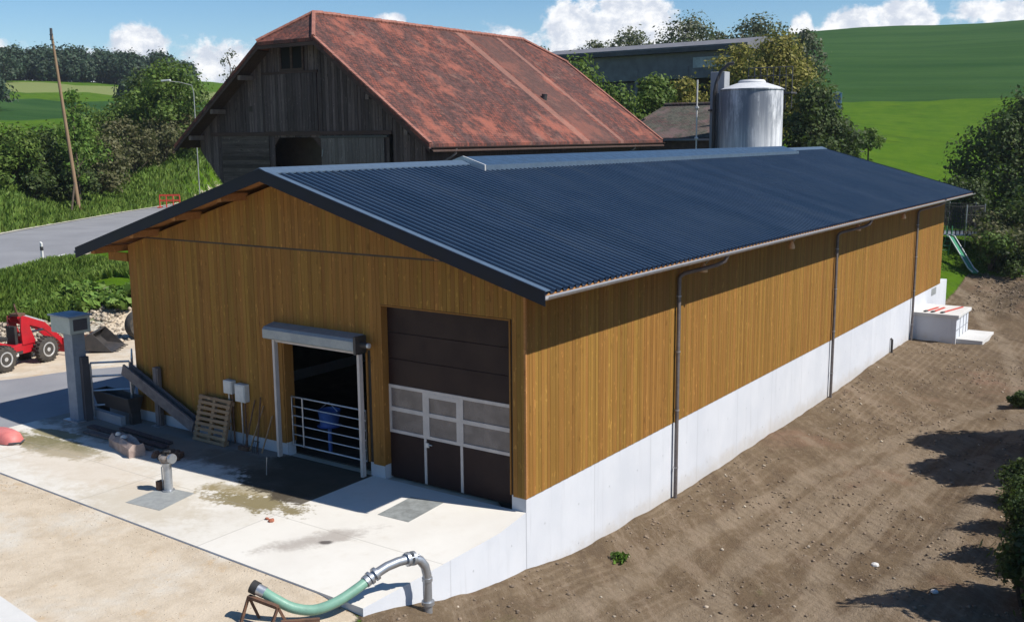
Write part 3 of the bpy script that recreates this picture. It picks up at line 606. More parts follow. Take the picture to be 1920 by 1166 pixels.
# ================================================================ the new timber barn
W=12.6; XR=-6.4; YF=-.85; YB=36.9; ZE=4.61; ZR=6.71; ZP=.31
def roofz(x): return ZE+(ZR-ZE)*((1-x)/(1-XR) if x>XR else (x+13.6)/(XR+13.6))
def new_barn():
    b=thing('timber_barn','long new timber clad barn with dark blue metal roof on white concrete base','barn',(-6.3,0,0))
    T=-.17 # underside of the roof deck below the sheet line
    # wall core (one continuous shell, butted pieces)
    c=MB()
    def piece(x0,x1,z0):
        xs=[x0]+([XR] if x0<XR<x1 else [])+[x1]; poly=[(x0,z0),(x1,z0)]+[(x,roofz(x)+T-.01) for x in reversed(xs)]; c.prism(poly,1,.0,.24)
    piece(-W,-6.85,ZP); piece(-6.85,-4.17,2.85); piece(-4.17,-3.75,ZP); piece(-3.75,-.33,3.9); piece(-.33,0,ZP)
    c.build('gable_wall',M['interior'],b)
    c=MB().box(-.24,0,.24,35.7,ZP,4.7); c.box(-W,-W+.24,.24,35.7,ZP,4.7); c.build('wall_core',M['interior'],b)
    c=MB(); c.prism([(-W+.24,ZP),(-.24,ZP),(-.24,4.6),(XR,roofz(XR)+T-.02),(-W+.24,4.6)],1,35.46,35.7); c.build('rear_wall',M['larch'],b)
    # boards of the gable, lower tier and upper tier
    bd=MB(); up=MB(); pitch=.108; x=-W+.0
    ZS=4.93
    def board(mb,x0,x1,z0,f,y0,y1):
        mb.prism([(x0,z0),(x1,z0),(x1,f(x1)),(x0,f(x0))],1,y0,y1)
    k=0
    while x<.0-.02:
        x0=x+.0025; x1=min(x+pitch-.0025,.028); xc=(x0+x1)/2; top=lambda q:min(roofz(q)+T-.02,ZS)
        z0=ZP-.03
        if -6.90<xc<-4.12: z0=2.86
        if -3.79<xc<-.30: z0=3.91
        yy=-.028-.002*(k%3)
        board(bd,x0,x1,z0,top,yy,-.001)
        if roofz(xc)+T-.02>ZS+.08: board(up,x0,x1,ZS+.045,lambda q:roofz(q)+T-.02,-.06-.002*(k%2),-.001)
        x+=pitch; k+=1
    bd.build('board_cladding',M['larch'],b); up.build('upper_cladding',M['larch'],b)
    MB().box(-11.85,-1.85,-.05,-.002,ZS+.002,ZS+.043).build('joint_strip',M['darkstrip'],b)
    sd=MB(); y=.0; k=0
    while y<35.7:
        y0=y+.0025; y1=min(y+pitch-.0025,35.73); sd.box(.001,.026+.002*(k%3),y0,y1,ZP-.03,4.70); y+=pitch; k+=1
    sd.build('side_cladding',M['larch'],b)
    ls=MB(); ls.box(-W-.03,-W,0,35.7,ZP-.03,4.65); ls.build('side_cladding',M['larch'],b)
    MB().box(.0,.045,-.045,.0,ZP-.02,4.72).build('corner_board',M['larchbeam'],b)
    # opening linings
    for bb in ((-3.75,-3.72,-.035,.245,ZP,3.9),(-.36,-.33,-.035,.245,ZP,3.9),(-3.72,-.36,-.035,.245,3.87,3.9),(-6.85,-6.81,-.035,.245,ZP,2.85),(-4.21,-4.17,-.035,.245,ZP,2.85)): MB().box(*bb).build('opening_lining',M['larch'],b)
    # concrete base
    p=MB(); p.box(-.25,.012,-.012,37.25,-2.6,ZP-.004); p.box(-.33,-.25,-.012,.25,-.2,ZP-.004); p.box(-4.17,-3.75,-.012,.25,-.2,ZP-.004); p.box(-W-.01,-6.85,-.012,.25,-.2,ZP-.004); p.box(-W-.01,-W+.24,.25,35.7,-.2,ZP-.004); p.box(-W+.24,-.25,35.5,35.72,-1.5,ZP-.004)
    p.build('concrete_base',M['plinth'],b)
    # base vent, stub
    v=MB().box(.012,.03,34.1,34.95,-.12,.2); v.build('vent_grille',M['plate'],b)
    # roof sheets: trapezoid ribs running down the slope
    prof=[(0,0),(.105,0),(.130,.06),(.185,.06),(.210,0)]
    for side in (0,1):
        r=MB(); V=[];ys=[];y=YF
        while y<YB:
            for dy,dz in prof: 
                if y+dy<=YB: ys.append((y+dy,dz))
            y+=.225
        ys.append((YB,0)); xe=1.02 if side==0 else -13.62
        nseg=3; X=[XR+(xe-XR)*i/nseg for i in range(nseg+1)]
        for yy,dz in ys:
            for q in X: V.append((q,yy,roofz(q)+dz))
        m=nseg+1; F=[(i*m+j,i*m+j+1,(i+1)*m+j+1,(i+1)*m+j) for i in range(len(ys)-1) for j in range(nseg)]
        r.add(V,F); r.build('roof_sheet',M['roof'],b)
    # deck under the sheets with purlins showing at the verge
    for xa,xb in ((XR,1.0),(-13.58,XR)):
        MB().prism([(xa,roofz(xa)-.006),(xb,roofz(xb)-.006),(xb,roofz(xb)-.05),(xa,roofz(xa)-.05)],1,YF+.02,YB-.02).build('roof_deck',M['larchbeam'],b)
    for xq in (-13.0,-11.3,-9.6,-7.9,XR,-4.9,-3.2,-1.5,.15):
        z=roofz(xq)-.055; MB().box(xq-.08,xq+.08,YF+.06,0.0 if xq>-W else 6,z-.2,z-.03).build('purlin',M['larchbeam'],b)
    # eave returns
    MB().box(-13.45,-W-.03,-.05,.02,4.28,4.50).build('eave_board',M['larch'],b)
    # verge flashings and fascia
    for xa,xb in ((XR,1.04),(-13.64,XR)):
        for ya,yb2 in ((YF-.035,YF-.005),(YB+.005,YB+.035)):
            MB().prism([(xa,roofz(xa)+.075),(xb,roofz(xb)+.075),(xb,roofz(xb)-.20),(xa,roofz(xa)-.20)],1,ya,yb2).build('verge_fascia',M['trim'],b)
        MB().prism([(xa,roofz(xa)+.078),(xb,roofz(xb)+.078),(xb,roofz(xb)+.06),(xa,roofz(xa)+.06)],1,YF-.004,YF+.16).build('verge_flashing',M['alu_blue'],b)
    # ridge cap and raised ridge light
    def ridge(xh,z,y0,y1,name,mat):
        MB().prism([(XR-xh,roofz(XR-xh)+z),(XR,ZR+z+.03),(XR+xh,roofz(XR+xh)+z),(XR+xh,roofz(XR+xh)+z-.03),(XR,ZR+z-.02),(XR-xh,roofz(XR-xh)+z-.03)],1,y0,y1).build(name,mat,b)
    ridge(.28,.07,YF-.02,6.45,'ridge_cap',M['alu_blue']); ridge(.28,.07,31.3,YB+.02,'ridge_cap',M['alu_blue'])
    ridge(.70,.16,6.5,31.2,'ridge_light',M['ridgelight'])
    for sx in (-1,1):
        xx=XR+sx*.73; MB().box(xx-.04,xx+.04,6.46,31.24,roofz(xx)+.02,roofz(xx)+.17).build('ridge_light_edge',M['alu_blue'],b)
    MB().prism([(XR-.76,roofz(XR-.76)+.03),(XR+.76,roofz(XR+.76)+.03),(XR+.76,roofz(XR+.76)+.19),(XR,ZR+.21),(XR-.76,roofz(XR-.76)+.19)],1,6.40,6.46).build('ridge_light_end',M['alu'],b)
    # gutters
    for gx in (1.06,-13.66):
        g=MB(); n=7; V=[];F=[]; zc=ZE-.03
        for yy in (YF-.02,YB+.02):
            for i in range(n+1):
                a=math.pi*i/n; V.append((gx+math.cos(a)*.075,yy,zc-math.sin(a)*.075))
            for i in range(n,-1,-1):
                a=math.pi*i/n; V.append((gx+math.cos(a)*.062,yy,zc-math.sin(a)*.062+.004))
        m=2*(n+1); F=[(i,(i+1)%m,(i+1)%m+m,i+m) for i in range(m)]+[tuple(range(m)),tuple(range(2*m-1,m-1,-1))]
        g.add(V,F); g.build('gutter',M['zinc'],b,smooth=True)
    # downpipes with a bend out to the gutter
    for yy,zt,zb in ((6.62,4.02,-1.9),(19.08,4.02,-1.95),(30.28,4.1,-1.75)):
        MB().tube([(.11,yy,zb),(.11,yy,zt-.06),(.13,yy+.04,zt),(.2,yy+.10,zt+.06),(.80,yy+.62,zt+.24),(.97,yy+.74,zt+.34),(1.04,yy+.78,zt+.52)],.05,10).build('downpipe',M['copper'],b,smooth=True)
        for z in (-.9,.6,2.1,3.5): MB().tube([(.11,yy,z),(.11,yy,z+.035)],.062,10).build('pipe_clamp',M['zinc'],b)
    # small lamps under the long eave
    for k,yy in enumerate((7.2,13.44,20.13,26.26)):
        l=MB(); l.tube([(.62,yy,4.62),(.62,yy,4.44)],.012,6); l.tube([(.62,yy,4.44),(.60,yy,4.36),(.55,yy-.03,4.30)],.012,6); l.tube([(.62,yy,4.50),(.75,yy+.2,4.46),(.8,yy+.26,4.56)],.012,6)
        lo=l.build('eave_lamp',M['zinc'],b,smooth=True)
        MB().lathe((.5,yy-.03,4.08),[(.10,0),(.095,.07),(.06,.17),(.03,.22)],12).build('lamp_shade',M['orange'],lo,smooth=True)
    # roller shutter over the cattle opening
    rs=MB(); rs.prism([(-.035,2.86),(-.36,2.86),(-.385,2.885),(-.385,3.08),(-.33,3.14),(-.035,3.20)],0,-7.12,-4.24)
    rso=rs.build('shutter_box',M['alu_grey'],b)
    e=MB(); e.box(-4.239,-4.17,-.38,-.04,2.80,3.19); e.build('end_plate',M['blacksteel'],rso); 
    MB().tube([(-4.17,-.2,3.0),(-3.98,-.2,3.0)],.065,12).build('shutter_motor',M['blacksteel'],rso,smooth=True)
    MB().lathe((-3.975,-.2,3.0),[(.06,0),(.055,.05),(.02,.06)],12,ax=0).build('motor_cap',M['alu'],rso)
    MB().box(-6.90,-4.26,-.27,-.20,2.79,2.855).build('bottom_rail',M['frame'],rso)
    for gx,z0 in ((-6.87,.02),(-4.19,.02)):
        MB().box(gx-.035,gx+.035,-.30,-.19,z0,2.85 if gx<-5 else 2.79).build('guide_rail',M['frame'],b)
    # sectional door
    y0,y1=.16,.24
    d=MB()
    for za,zb in ((.0,1.04),(2.12,2.7),(2.705,3.28),(3.285,3.87)):
        if za<.5:
            for xa,xb in ((-3.72,-2.745),(-2.68,-1.755),(-1.69,-.36)): d.box(xa,xb,y0,y1,.02,zb-.004)
        else: d.box(-3.72,-.36,y0,y1,za+.003,zb)
    do=d.build('sectional_door',M['brown'],b,bevel=.006)
    f=MB(); yf=y0-.012
    for x in (-3.70,-2.715,-1.725,-.38):
        wv=.035 if x in(-3.70,-.38) else .05
        f.box(x-wv,x+wv,yf,y1-.01,1.04,2.12)
    for x in (-2.715,-1.725): f.box(x-.032,x+.032,yf,y1-.01,.02,1.038)
    for za,zb in ((1.04,1.11),(1.535,1.625),(2.05,2.12)):
        for xa,xb in ((-3.665,-2.765),(-2.665,-1.775),(-1.675,-.415)): f.box(xa,xb,yf+.002,y1-.012,za,zb)
    f.box(-2.6,-1.84,yf-.002,yf+.03,1.96,2.05); f.box(-2.665,-2.59,yf-.001,yf+.03,1.11,2.05); f.box(-1.85,-1.775,yf-.001,yf+.03,1.11,2.05)
    f.build('door_frame',M['frame'],do)
    for xa,xb in ((-3.66,-2.77),(-2.66,-1.78),(-1.67,-.42)):
        for za,zb in ((1.113,1.532),(1.628,2.047)): MB().box(xa,xb,y0+.01,y0+.03,za,zb).build('window_pane',M['pane'],do)
    MB().box(-2.69,-2.60,y0-.04,y0-.0125,.86,.96).tube([(-2.60,y0-.05,.93),(-2.50,y0-.05,.93)],.012,6).build('door_handle',M['alu'],do)
    return b
new_barn()
# ---- things at the gable
def gate():
    g=thing('cattle_gate','galvanised five bar cattle gate across the dark doorway under the shutter','gate',(-5.5,.1,0))
    fr=MB(); y=.1; x0,x1=-6.76,-4.38
    fr.tube([(x0,y,.25),(x0,y,1.42),(x1,y,1.42),(x1,y,.25),(x0,y,.25)],.024,8); fr.build('gate_frame',M['galv'],g,smooth=True)
    for z in (.5,.73,.96,1.19): MB().tube([(x0,y,z),(x1,y,z)],.017,8).build('rail',M['galv'],g,smooth=True)
    MB().tube([(x0+.38,y-.03,.24),(x0+.38,y-.03,1.43)],.02,8).build('upright',M['galv'],g,smooth=True)
gate()
def bluebin():
    g=thing('blue_tub','blue plastic tub standing in the dark behind the left end of the cattle gate','tub',(-6.2,.75,0)); MB().lathe((-6.2,.75,.0),[(.05,0),(.05,.62),(.3,.64),(.22,.66),(.27,1.0),(.29,1.02),(.26,1.03),(.21,.70),(.02,.69)],18).build('tub_body',M['blue'],g,smooth=True)
    MB().tube([(-6.48,.75,1.02),(-6.2,.75,1.22),(-5.92,.75,1.02)],.012,6).build('handle',M['galv'],g,smooth=True)
bluebin()
def stall():
    g=thing('stall_partition','row of galvanised stall bars deep inside the dark doorway','stall bars',(-5.4,5,0))
    for x in (-8.2,-6.9,-5.6,-4.3,-3.0): MB().tube([(x,5,0),(x,5,2.0)],.035,8).build('post',M['galv'],g,smooth=True)
    for z in (.5,1.0,1.5): MB().tube([(-8.6,5,z),(-2.6,5,z)],.025,8).build('rail',M['galv'],g,smooth=True)
stall()
def pallet():
    g=thing('wooden_pallet','bare wooden pallet leaning upright against the gable beside two white boxes','pallet',(-9.4,-.6,0))
    lean=math.atan2(.30,1.16); Mx=Matrix.Translation((-9.18,-.50,.02))@Matrix.Rotation(-lean,4,'X')
    for i in range(9):
        z=.0+i*.132; m=MB().box(-.6,.6,-.0,.02,z,z+.072); m.xf(Mx); m.build('slat',M['pallet'],g)
    for x in (-.55,-.03,.5):
        m=MB().box(x-.05,x+.05,.021,.11,0,1.14); m.xf(Mx); m.build('bearer',M['pallet'],g)
    for z in (.03,.5,1.0):
        m=MB().box(-.6,.6,.111,.13,z,z+.1); m.xf(Mx); m.build('rear_slat',M['pallet'],g)
pallet()
def ebox(x,z,w,h,label):
    g=thing('electrical_box',label,'electrical box',(x,-.04,z),'white electrical boxes on the gable')
    MB().box(x-w/2,x+w/2,-.19,-.035,z,z+h).build('case',M['plastic'],g,bevel=.012)
    MB().box(x-w/2+.02,x+w/2-.02,-.205,-.191,z+.03,z+h-.03).build('lid',M['plastic'],g,bevel=.006)
    MB().tube([(x-.05,-.1,z),(x-.05,-.1,.35),(x-.08,-.1,.02)],.022,8).build('conduit',M['galv'],g,smooth=True)
    MB().tube([(x+.07,-.1,z),(x+.07,-.1,.3),(x+.1,-.12,.02)],.022,8).build('conduit',M['rust'],g,smooth=True)
ebox(-8.72,1.27,.3,.33,'smaller white electrical box on the gable, the one nearer the pallet')
ebox(-8.27,1.12,.36,.44,'larger white electrical box on the gable, the one nearer the doorway')
def leaning():
    rr=random.Random(4)
    labs=['reddish broom handle leaning on the gable just right of the white boxes','pale wooden pole leaning on the gable between broom and fork','dark fork handle leaning on the gable nearest the doorway','short brown stick leaning low on the gable by the doorway post']
    kinds=['broom','wooden_pole','pitchfork','wooden_stick']; cats=['broom','pole','fork','stick']
    for i,(x,h,dx,mt) in enumerate(((-7.98,1.2,.10,'rust'),(-7.8,1.1,.22,'pallet'),(-7.55,1.3,-.12,'rust'),(-7.38,.9,.1,'pallet'))):
        g=thing(kinds[i],labs[i],cats[i],(x,-.3,0)); MB().tube([(x,-.36,.03),(x+dx,-.06,h)],.018,7).build('handle',M[mt],g,smooth=True)
        if i==0: MB().box(x-.18,x+.14,-.42,-.32,.0,.1).build('brush',M['rust'],g)
        elif i==2:
            m=MB(); 
            for k in range(4): m.tube([(x-.09+k*.06,-.36,.3),(x-.10+k*.065,-.40,.15),(x-.10+k*.065,-.40,0.0)],.007,5)
            m.box(x-.1,x+.1,-.37,-.35,.29,.31); m.build('tines',M['blacksteel'],g)
leaning()
def clutter():
    # diagonal steel channel and post by the left corner
    g=thing('conveyor_beam','grey steel conveyor trough sloping down along the gable from the corner railing to the pallet','conveyor',(-11.4,-.3,0))
    MB().bar((-12.72,-.16,1.42),(-9.85,-.20,.30),.05,.30).build('side_plate',M['trough'],g); MB().bar((-12.72,-.36,1.42),(-9.85,-.40,.30),.05,.30).build('side_plate',M['trough'],g)
    MB().bar((-12.68,-.26,1.31),(-9.9,-.30,.20),.15,.03).build('trough_floor',M['galv'],g)
    MB().tube([(-12.55,-.26,1.22),(-12.55,-.26,.0)],.03,8).build('leg',M['galv'],g)
    g=thing('steel_post','short grey steel post standing at the gable behind the sloping trough','post',(-11.55,-.16,0))
    MB().box(-11.64,-11.50,-.22,-.08,0,1.58).build('shaft',M['trough'],g,bevel=.008); MB().box(-11.50,-11.44,-.20,-.10,0,1.56).build('timber_backing',M['oldwood2'],g)
    MB().box(-11.72,-11.42,-.30,-.04,0.0,.02).build('base_plate',M['galv'],g)
    g=thing('feed_trough','black steel feed trough on a low concrete kerb left of the gable','trough',(-13.1,-.2,0))
    t=MB(); t.add([(-14.0,-.50,.72),(-12.2,-.62,.72),(-12.2,-.15,.72),(-14.0,-.03,.72),(-13.95,-.40,.30),(-12.25,-.52,.30),(-12.25,-.25,.30),(-13.95,-.13,.30)],[(0,1,5,4),(1,2,6,5),(2,3,7,6),(3,0,4,7),(4,5,6,7)]); o=t.build('trough_body',M['blacksteel'],g); s=o.modifiers.new('wall','SOLIDIFY'); s.thickness=.03
    MB().box(-12.35,-12.22,-.52,-.25,.0,.3).build('foot',M['blacksteel'],g); MB().box(-13.95,-13.8,-.42,-.13,.0,.3).build('foot',M['blacksteel'],g)
    struct(MB().prism([(-14.1,-.62),(-12.4,-.74),(-12.4,-.60),(-14.1,-.48)],2,-.02,.24).build('kerb',M['concgrey']))
    # post with cabinet
    g=thing('cabinet_post','square blue grey steel post carrying a cabinet at the left slab end','post',(-13.9,-.95,0),rz=0)
    P=MB().box(-14.12,-13.72,-1.13,-.76,0,2.42); P.build('post_shaft',M['pillar'],g,bevel=.01)
    MB().box(-13.70,-13.58,-.98,-.78,0,1.75).build('cable_duct',M['greydark'],g)
    h=MB().box(-14.38,-13.50,-1.30,-.70,2.42,2.86).build('cabinet',M['boxgreen'],g,bevel=.015); MB().box(-14.43,-13.45,-1.35,-.65,2.861,2.90).build('cabinet_roof',M['pillar'],h)
    MB().box(-13.499,-13.485,-1.2,-.8,2.5,2.8).build('cabinet_door',M['greydark'],h)
    MB().box(-14.25,-13.6,-1.25,-.65,.0,.03).build('base_plate',M['galv'],g)
    # railing between post and barn corner
    g=thing('tube_railing','galvanised tube railing with crossed bars between the cabinet post and the barn corner','railing',(-14,.2,0))
    A=(-13.75,-.65); B=(-13.05,.08)
    for p in (A,B): MB().tube([(p[0],p[1],0),(p[0],p[1],1.5)],.03,8).build('upright',M['galv'],g,smooth=True)
    for za in (.35,.75,1.15,1.52):
        MB().tube([(*A,za),(*B,za)],.028,8).build('rail',M['galv'],g,smooth=True)
    g=thing('swing_gate','narrow galvanised swing gate standing open behind the tube railing','gate',(-13.3,-.3,0))
    A=(-13.08,.16); B=(-14.5,1.15)
    MB().tube([(*A,.3),(*A,1.55),(*B,1.5),(*B,.3),(*A,.3)],.022,8).build('gate_frame',M['galv'],g,smooth=True)
    for za in (.7,1.1): MB().tube([(*A,za),(*B,za)],.016,8).build('rail',M['galv'],g,smooth=True)
    MB().tube([(*A,1.1),(*B,1.5)],.014,8).build('brace',M['galv'],g,smooth=True)
    # planks lying in the shade
    lab=['longest dark plank lying in the shade in front of the trough','middle grey plank lying in the shade on the slab','short dark plank lying in the shade nearest the log']
    for i,(x0,y0,x1,y1,wd) in enumerate(((-13.0,-1.25,-9.7,-1.35,.2),(-12.6,-1.65,-9.9,-1.62,.16),(-12.0,-1.0,-9.9,-1.06,.14))):
        tag(MB().bar((x0,y0,.03+.02*i),(x1,y1,.04),wd,.05).build('plank',M['oldwood2'] if i==1 else M['oldwood'],loc=((x0+x1)/2,(y0+y1)/2,0)),lab[i],'plank','planks lying on the slab')
    g=thing('stone_block','pinkish grey concrete trough block at the edge of the shade left of the valve stand','stone block',(-10.25,-1.95,0))
    rr=random.Random(3); m=MB(); p0,p1=Vector((-11.0,-1.83,.0)),Vector((-9.72,-2.13,0)); d=(p1-p0); n=7
    V=[];F=[]; sec=[(-.17,0),(.17,0),(.2,.16),(.16,.3),(.05,.27),(-.08,.3),(-.18,.2)]
    for i in range(n):
        c=p0+d*i/(n-1); 
        for a,bz in sec: V.append((c.x+a*.25+rr.uniform(-.02,.02),c.y+a+rr.uniform(-.02,.02),bz*rr.uniform(.85,1.15)+.0))
    k=len(sec); F=[(i*k+j,i*k+(j+1)%k,(i+1)*k+(j+1)%k,(i+1)*k+j) for i in range(n-1) for j in range(k)]+[tuple(range(k)),tuple(range((n-1)*k,n*k))]
    m.add(V,F); m.build('block',M['pinkstone'],g)
    for i,(x,y,s) in enumerate(((-10.85,-1.86,.07),(-10.5,-1.94,.09))): MB().lathe((x,y,.27),[(s*.4,0),(s,.03),(s*.8,.08),(s*.3,.1)],7).build('mortar_lump',M['conc'],g)
clutter()
def rubble(name,label,cat,x,y,n,rad,sz,mt,seed,group=None):
    rr=random.Random(seed); g=thing(name,label,cat,(x,y,0),group); m=MB()
    for i in range(n):
        a=rr.uniform(0,6.3); q=rad*math.sqrt(rr.random()); s=sz*rr.uniform(.4,1.2); px,py=x+q*math.cos(a),y+q*math.sin(a)*.6
        st=len(m.v); m.lathe((0,0,0),[(s*.3,-s*.5),(s*.9,-s*.35),(s,0),(s*.7,s*.4),(s*.2,s*.55)],6); m.xf(Matrix.Translation((px,py,s*.35))@Euler3(rr),st)
    m.build('pile',M[mt],g)
def Euler3(rr): 
    from mathutils import Euler
    return Euler((rr.uniform(-1,1),rr.uniform(-1,1),rr.uniform(0,6))).to_matrix().to_4x4()
rubble('machine_parts','heap of rusty pipe fittings lying behind the valve stand','scrap heap',-9.1,-1.75,16,.42,.13,'rust',5)
rubble('broken_brick','small broken red brick lying on the slab edge near the mud stain','brick',-3.95,-3.2,4,.12,.07,'brick',8)
def valve_stand():
    x,y=-7.1,-3.2
    g=thing('valve_stand','galvanised pipe stand with valve head on a grey plate in front of the gable','valve stand',(x,y,0))
    MB().lathe((x,y,0.0),[(.13,0),(.13,.03),(.092,.035),(.092,.60),(.125,.605),(.125,.64)],24).build('stand_pipe',M['galv'],g,smooth=True)
    h=MB(); h.lathe((x,y,.64),[(.11,0),(.15,.04),(.15,.11),(.10,.14)],20); h.tube([(x-.18,y-.02,.72),(x+.18,y+.02,.74)],.065,12)
    ho=h.build('valve_head',M['rustgalv'],g,smooth=True)
    MB().tube([(x+.14,y,.74),(x+.19,y,.75),(x+.22,y,.75)],[.1,.11,.1],14).build('flange_ring',M['galv'],ho,smooth=True)
    MB().tube([(x-.02,y,.76),(x-.05,y,.86),(x+.10,y+.02,.89)],.03,8).build('valve_lever',M['blacksteel'],ho,smooth=True)
    MB().tube([(x-.17,y-.02,.02),(x-.17,y-.02,.5),(x-.09,y,.58)],.016,6).build('drain_tube',M['plastic'],g,smooth=True)
    MB().box(x-.28,x-.16,y-.12,y+.04,0.005,.2).build('drain_box',M['rust'],g,bevel=.01)
valve_stand()
for (pts,lab,nm) in (([(-7.25,-4.15),(-6.25,-4.05),(-6.5,-3.0),(-7.4,-3.1)],'plain grey cover plate let into the slab under the valve stand','cover_plate'),([(-2.40,-1.75),(-1.62,-1.72),(-1.72,-.48),(-2.5,-.62)],'speckled grey cover plate let into the slab in front of the brown door','cover_plate')):
    cx=sum(p[0] for p in pts)/4; cy=sum(p[1] for p in pts)/4
    tag(MB().prism(pts,2,-.01,.006).build(nm,M['plate' if cx<-4 else 'plate2'],loc=(cx,cy,0)),lab,'cover plate')
tag(MB().tube([(-6.14,-1.32,0),(-6.10,-1.32,.42)],.012,6).build('marker_stake',M['galv'],loc=(-6.14,-1.32,0)),'thin pale stake standing in the shade before the cattle gate','stake')
def redthing():
    x,y=-13.75,-3.15
    g=thing('barrow_tray','red plastic barrow tray lying upside down at the left edge of the slab','barrow tray',(x,y,0))
    m=MB(); V=[];F=[]; n=20
    for r,z in ((1,0.02),(1,.06),(.86,.2),(.6,.27),(.0001,.29)):
        for j in range(n): a=2*math.pi*j/n; V.append((x+.62*r*math.copysign(abs(math.cos(a))**.7,math.cos(a)),y+.30*r*math.copysign(abs(math.sin(a))**.7,math.sin(a)),z))
    F=[(i*n+j,i*n+(j+1)%n,(i+1)*n+(j+1)%n,(i+1)*n+j) for i in range(4) for j in range(n)]; m.add(V,F); m.build('tray',M['redfaded'],g,smooth=True)
    MB().tube([(x+.55,y-.2,.05),(x+.75,y,.06),(x+.55,y+.2,.05)],.022,8).build('rim_tube',M['greydark'],g,smooth=True)
redthing()
def hose():
    g=thing('suction_hose','green suction hose with coupling running from the trestle up to the steel pipe','hose',(-.3,-5.5,0))
    pts=[(-.86,-6.05,.43),(-.68,-5.98,.33),(-.45,-5.83,.19),(-.22,-5.60,.125),(-.03,-5.30,.19),(.08,-4.98,.30),(.13,-4.76,.38)]
    # smooth
    P=[Vector(p) for p in pts]; out=[]
    for i in range(len(P)-1):
        p0=P[max(i-1,0)];p1=P[i];p2=P[i+1];p3=P[min(i+2,len(P)-1)]
        for k in range(5):
            t=k/5; out.append(.5*((2*p1)+(-p0+p2)*t+(2*p0-5*p1+4*p2-p3)*t*t+(-p0+3*p1-3*p2+p3)*t**3))
    out.append(P[-1]); MB().tube(out,.082,14).build('hose_body',M['hose'],g,smooth=True)
    c=MB().tube([(-.84,-6.04,.42),(-.96,-6.09,.475)],[.092,.092],16); co=c.build('hose_coupling',M['galv'],g,smooth=True)
    MB().tube([(-.95,-6.085,.47),(-1.05,-6.12,.51)],[.108,.108],16).build('rubber_cap',M['black'],co,smooth=True)
    for k in (0,1): MB().tube([(.12,-4.80,.365),(.13,-4.74,.39)],[.10,.10],14).build('clamp_ring',M['galv'],g,smooth=True) if k==0 else None
    g=thing('steel_pipe','galvanised elbow pipe rising from the earth and bending over the slab corner','pipe',(.54,-3.74,-.4))
    P2=[(.135,-4.74,.39),(.17,-4.60,.45),(.24,-4.40,.52),(.33,-4.22,.56),(.41,-4.08,.57)]
    MB().tube(P2,.078,14).build('pipe_arm',M['galv'],g,smooth=True)
    MB().tube([(.45,-3.98,.56),(.50,-3.87,.50),(.53,-3.79,.38),(.54,-3.75,.22),(.54,-3.74,-.9)],.078,14).build('riser',M['galv'],g,smooth=True)
    for a,b2,r in (((.14,-4.72,.40),(.15,-4.68,.42),.115),((.165,-4.63,.44),(.18,-4.58,.46),.115),((.40,-4.10,.57),(.42,-4.05,.57),.12),((.435,-4.01,.565),(.45,-3.96,.56),.12),((.54,-3.745,.16),(.54,-3.745,.10),.09),((.54,-3.74,-.26),(.54,-3.74,-.32),.11)):
        MB().tube([a,b2],r,16).build('flange',M['galv'],g,smooth=True)
    for sx in (-.1,.1): MB().tube([(.41+sx,-4.10,.62),(.45+sx,-3.92,.63)],.015,6).build('lever_clamp',M['galv'],g)
    g=thing('trestle','low rusty steel trestle carrying the black end of the green hose','trestle',(-.8,-6,0))
    a,b2=(-1.04,-6.20,.37),(-.47,-6.12,.31)
    MB().bar(a,b2,.07,.05).build('crossbar',M['rust'],g)
    for p in (a,b2):
        for s in (-1,1): MB().bar(p,(p[0]+s*.05,p[1]+s*.15,-.05),.04,.04).build('leg',M['rust'],g)
    MB().bar((-.38,-6.15,.10),(.02,-5.72,.08),.06,.05).build('foot_bar',M['rust'],g)
hose()
def white_wall():
    g=MB().prism([(-9.5,-7.48),(-5.18,-7.98),(-2.6,-8.28),(-2.6,-10),(-9.5,-10)],2,-.4,.012).build('silage_wall',M['conc'],loc=(-6,-9,0)); tag(g,'low white concrete wall top cutting the bottom left corner of the gravel','wall')
white_wall()
# ---- concrete box on the long side
def shaft():
    g=thing('concrete_shaft','white concrete shaft box with flat lid built against the far end of the long wall','concrete box',(1,31.8,-1.6))
    MB().box(.013,1.88,30.6,33.1,-2.2,-.50).build('shaft_body',M['plinth'],g); 
    MB().box(.013,1.98,30.52,33.2,-.498,-.36).build('lid_slab',M['conc'],g,bevel=.01)
    # step plate in front of the box
    MB().box(1.885,2.95,30.75,33.3,-2.2,-1.42).build('step',M['conc'],g,bevel=.01)
    f=MB()
    for z in (-1.05,): f.box(1.881,1.90,30.65,33.05,z,z+.03)
    for y in (31.3,32.0,32.6): f.box(1.881,1.90,y,y+.03,-1.6,-.55)
    f.build('form_joint',M['concgrey'],g)
    k=['red and black lifting strap on the shaft lid nearest the barn wall','red and black lifting strap in the middle of the shaft lid','longest red and black lifting strap near the outer edge of the shaft lid']
    for i,(x0,y0,x1,y1) in enumerate(((.55,31.0,.75,32.2),(.85,31.0,1.0,32.3),(1.25,31.0,1.65,32.9))):
        t=thing('lifting_strap',k[i],'strap',(x0,y0,-.36),'straps lying on the shaft lid')
        MB().bar((x0,y0,-.335),(x1,y1,-.335),.09,.03).build('webbing',M['redp'],t); MB().bar((x0-.04,y0-.25,-.33),(x0,y0,-.33),.12,.05).build('buckle',M['blacksteel'],t)
shaft()
tag(MB().tube([(.09,27.15,-1.8),(.09,27.15,-1.05),(.03,27.15,-1.0)],.05,8).build('stub_pipe',M['blacksteel'],loc=(.09,27.15,-1.7)),'short dark pipe stub against the white base near the shaft box','pipe')
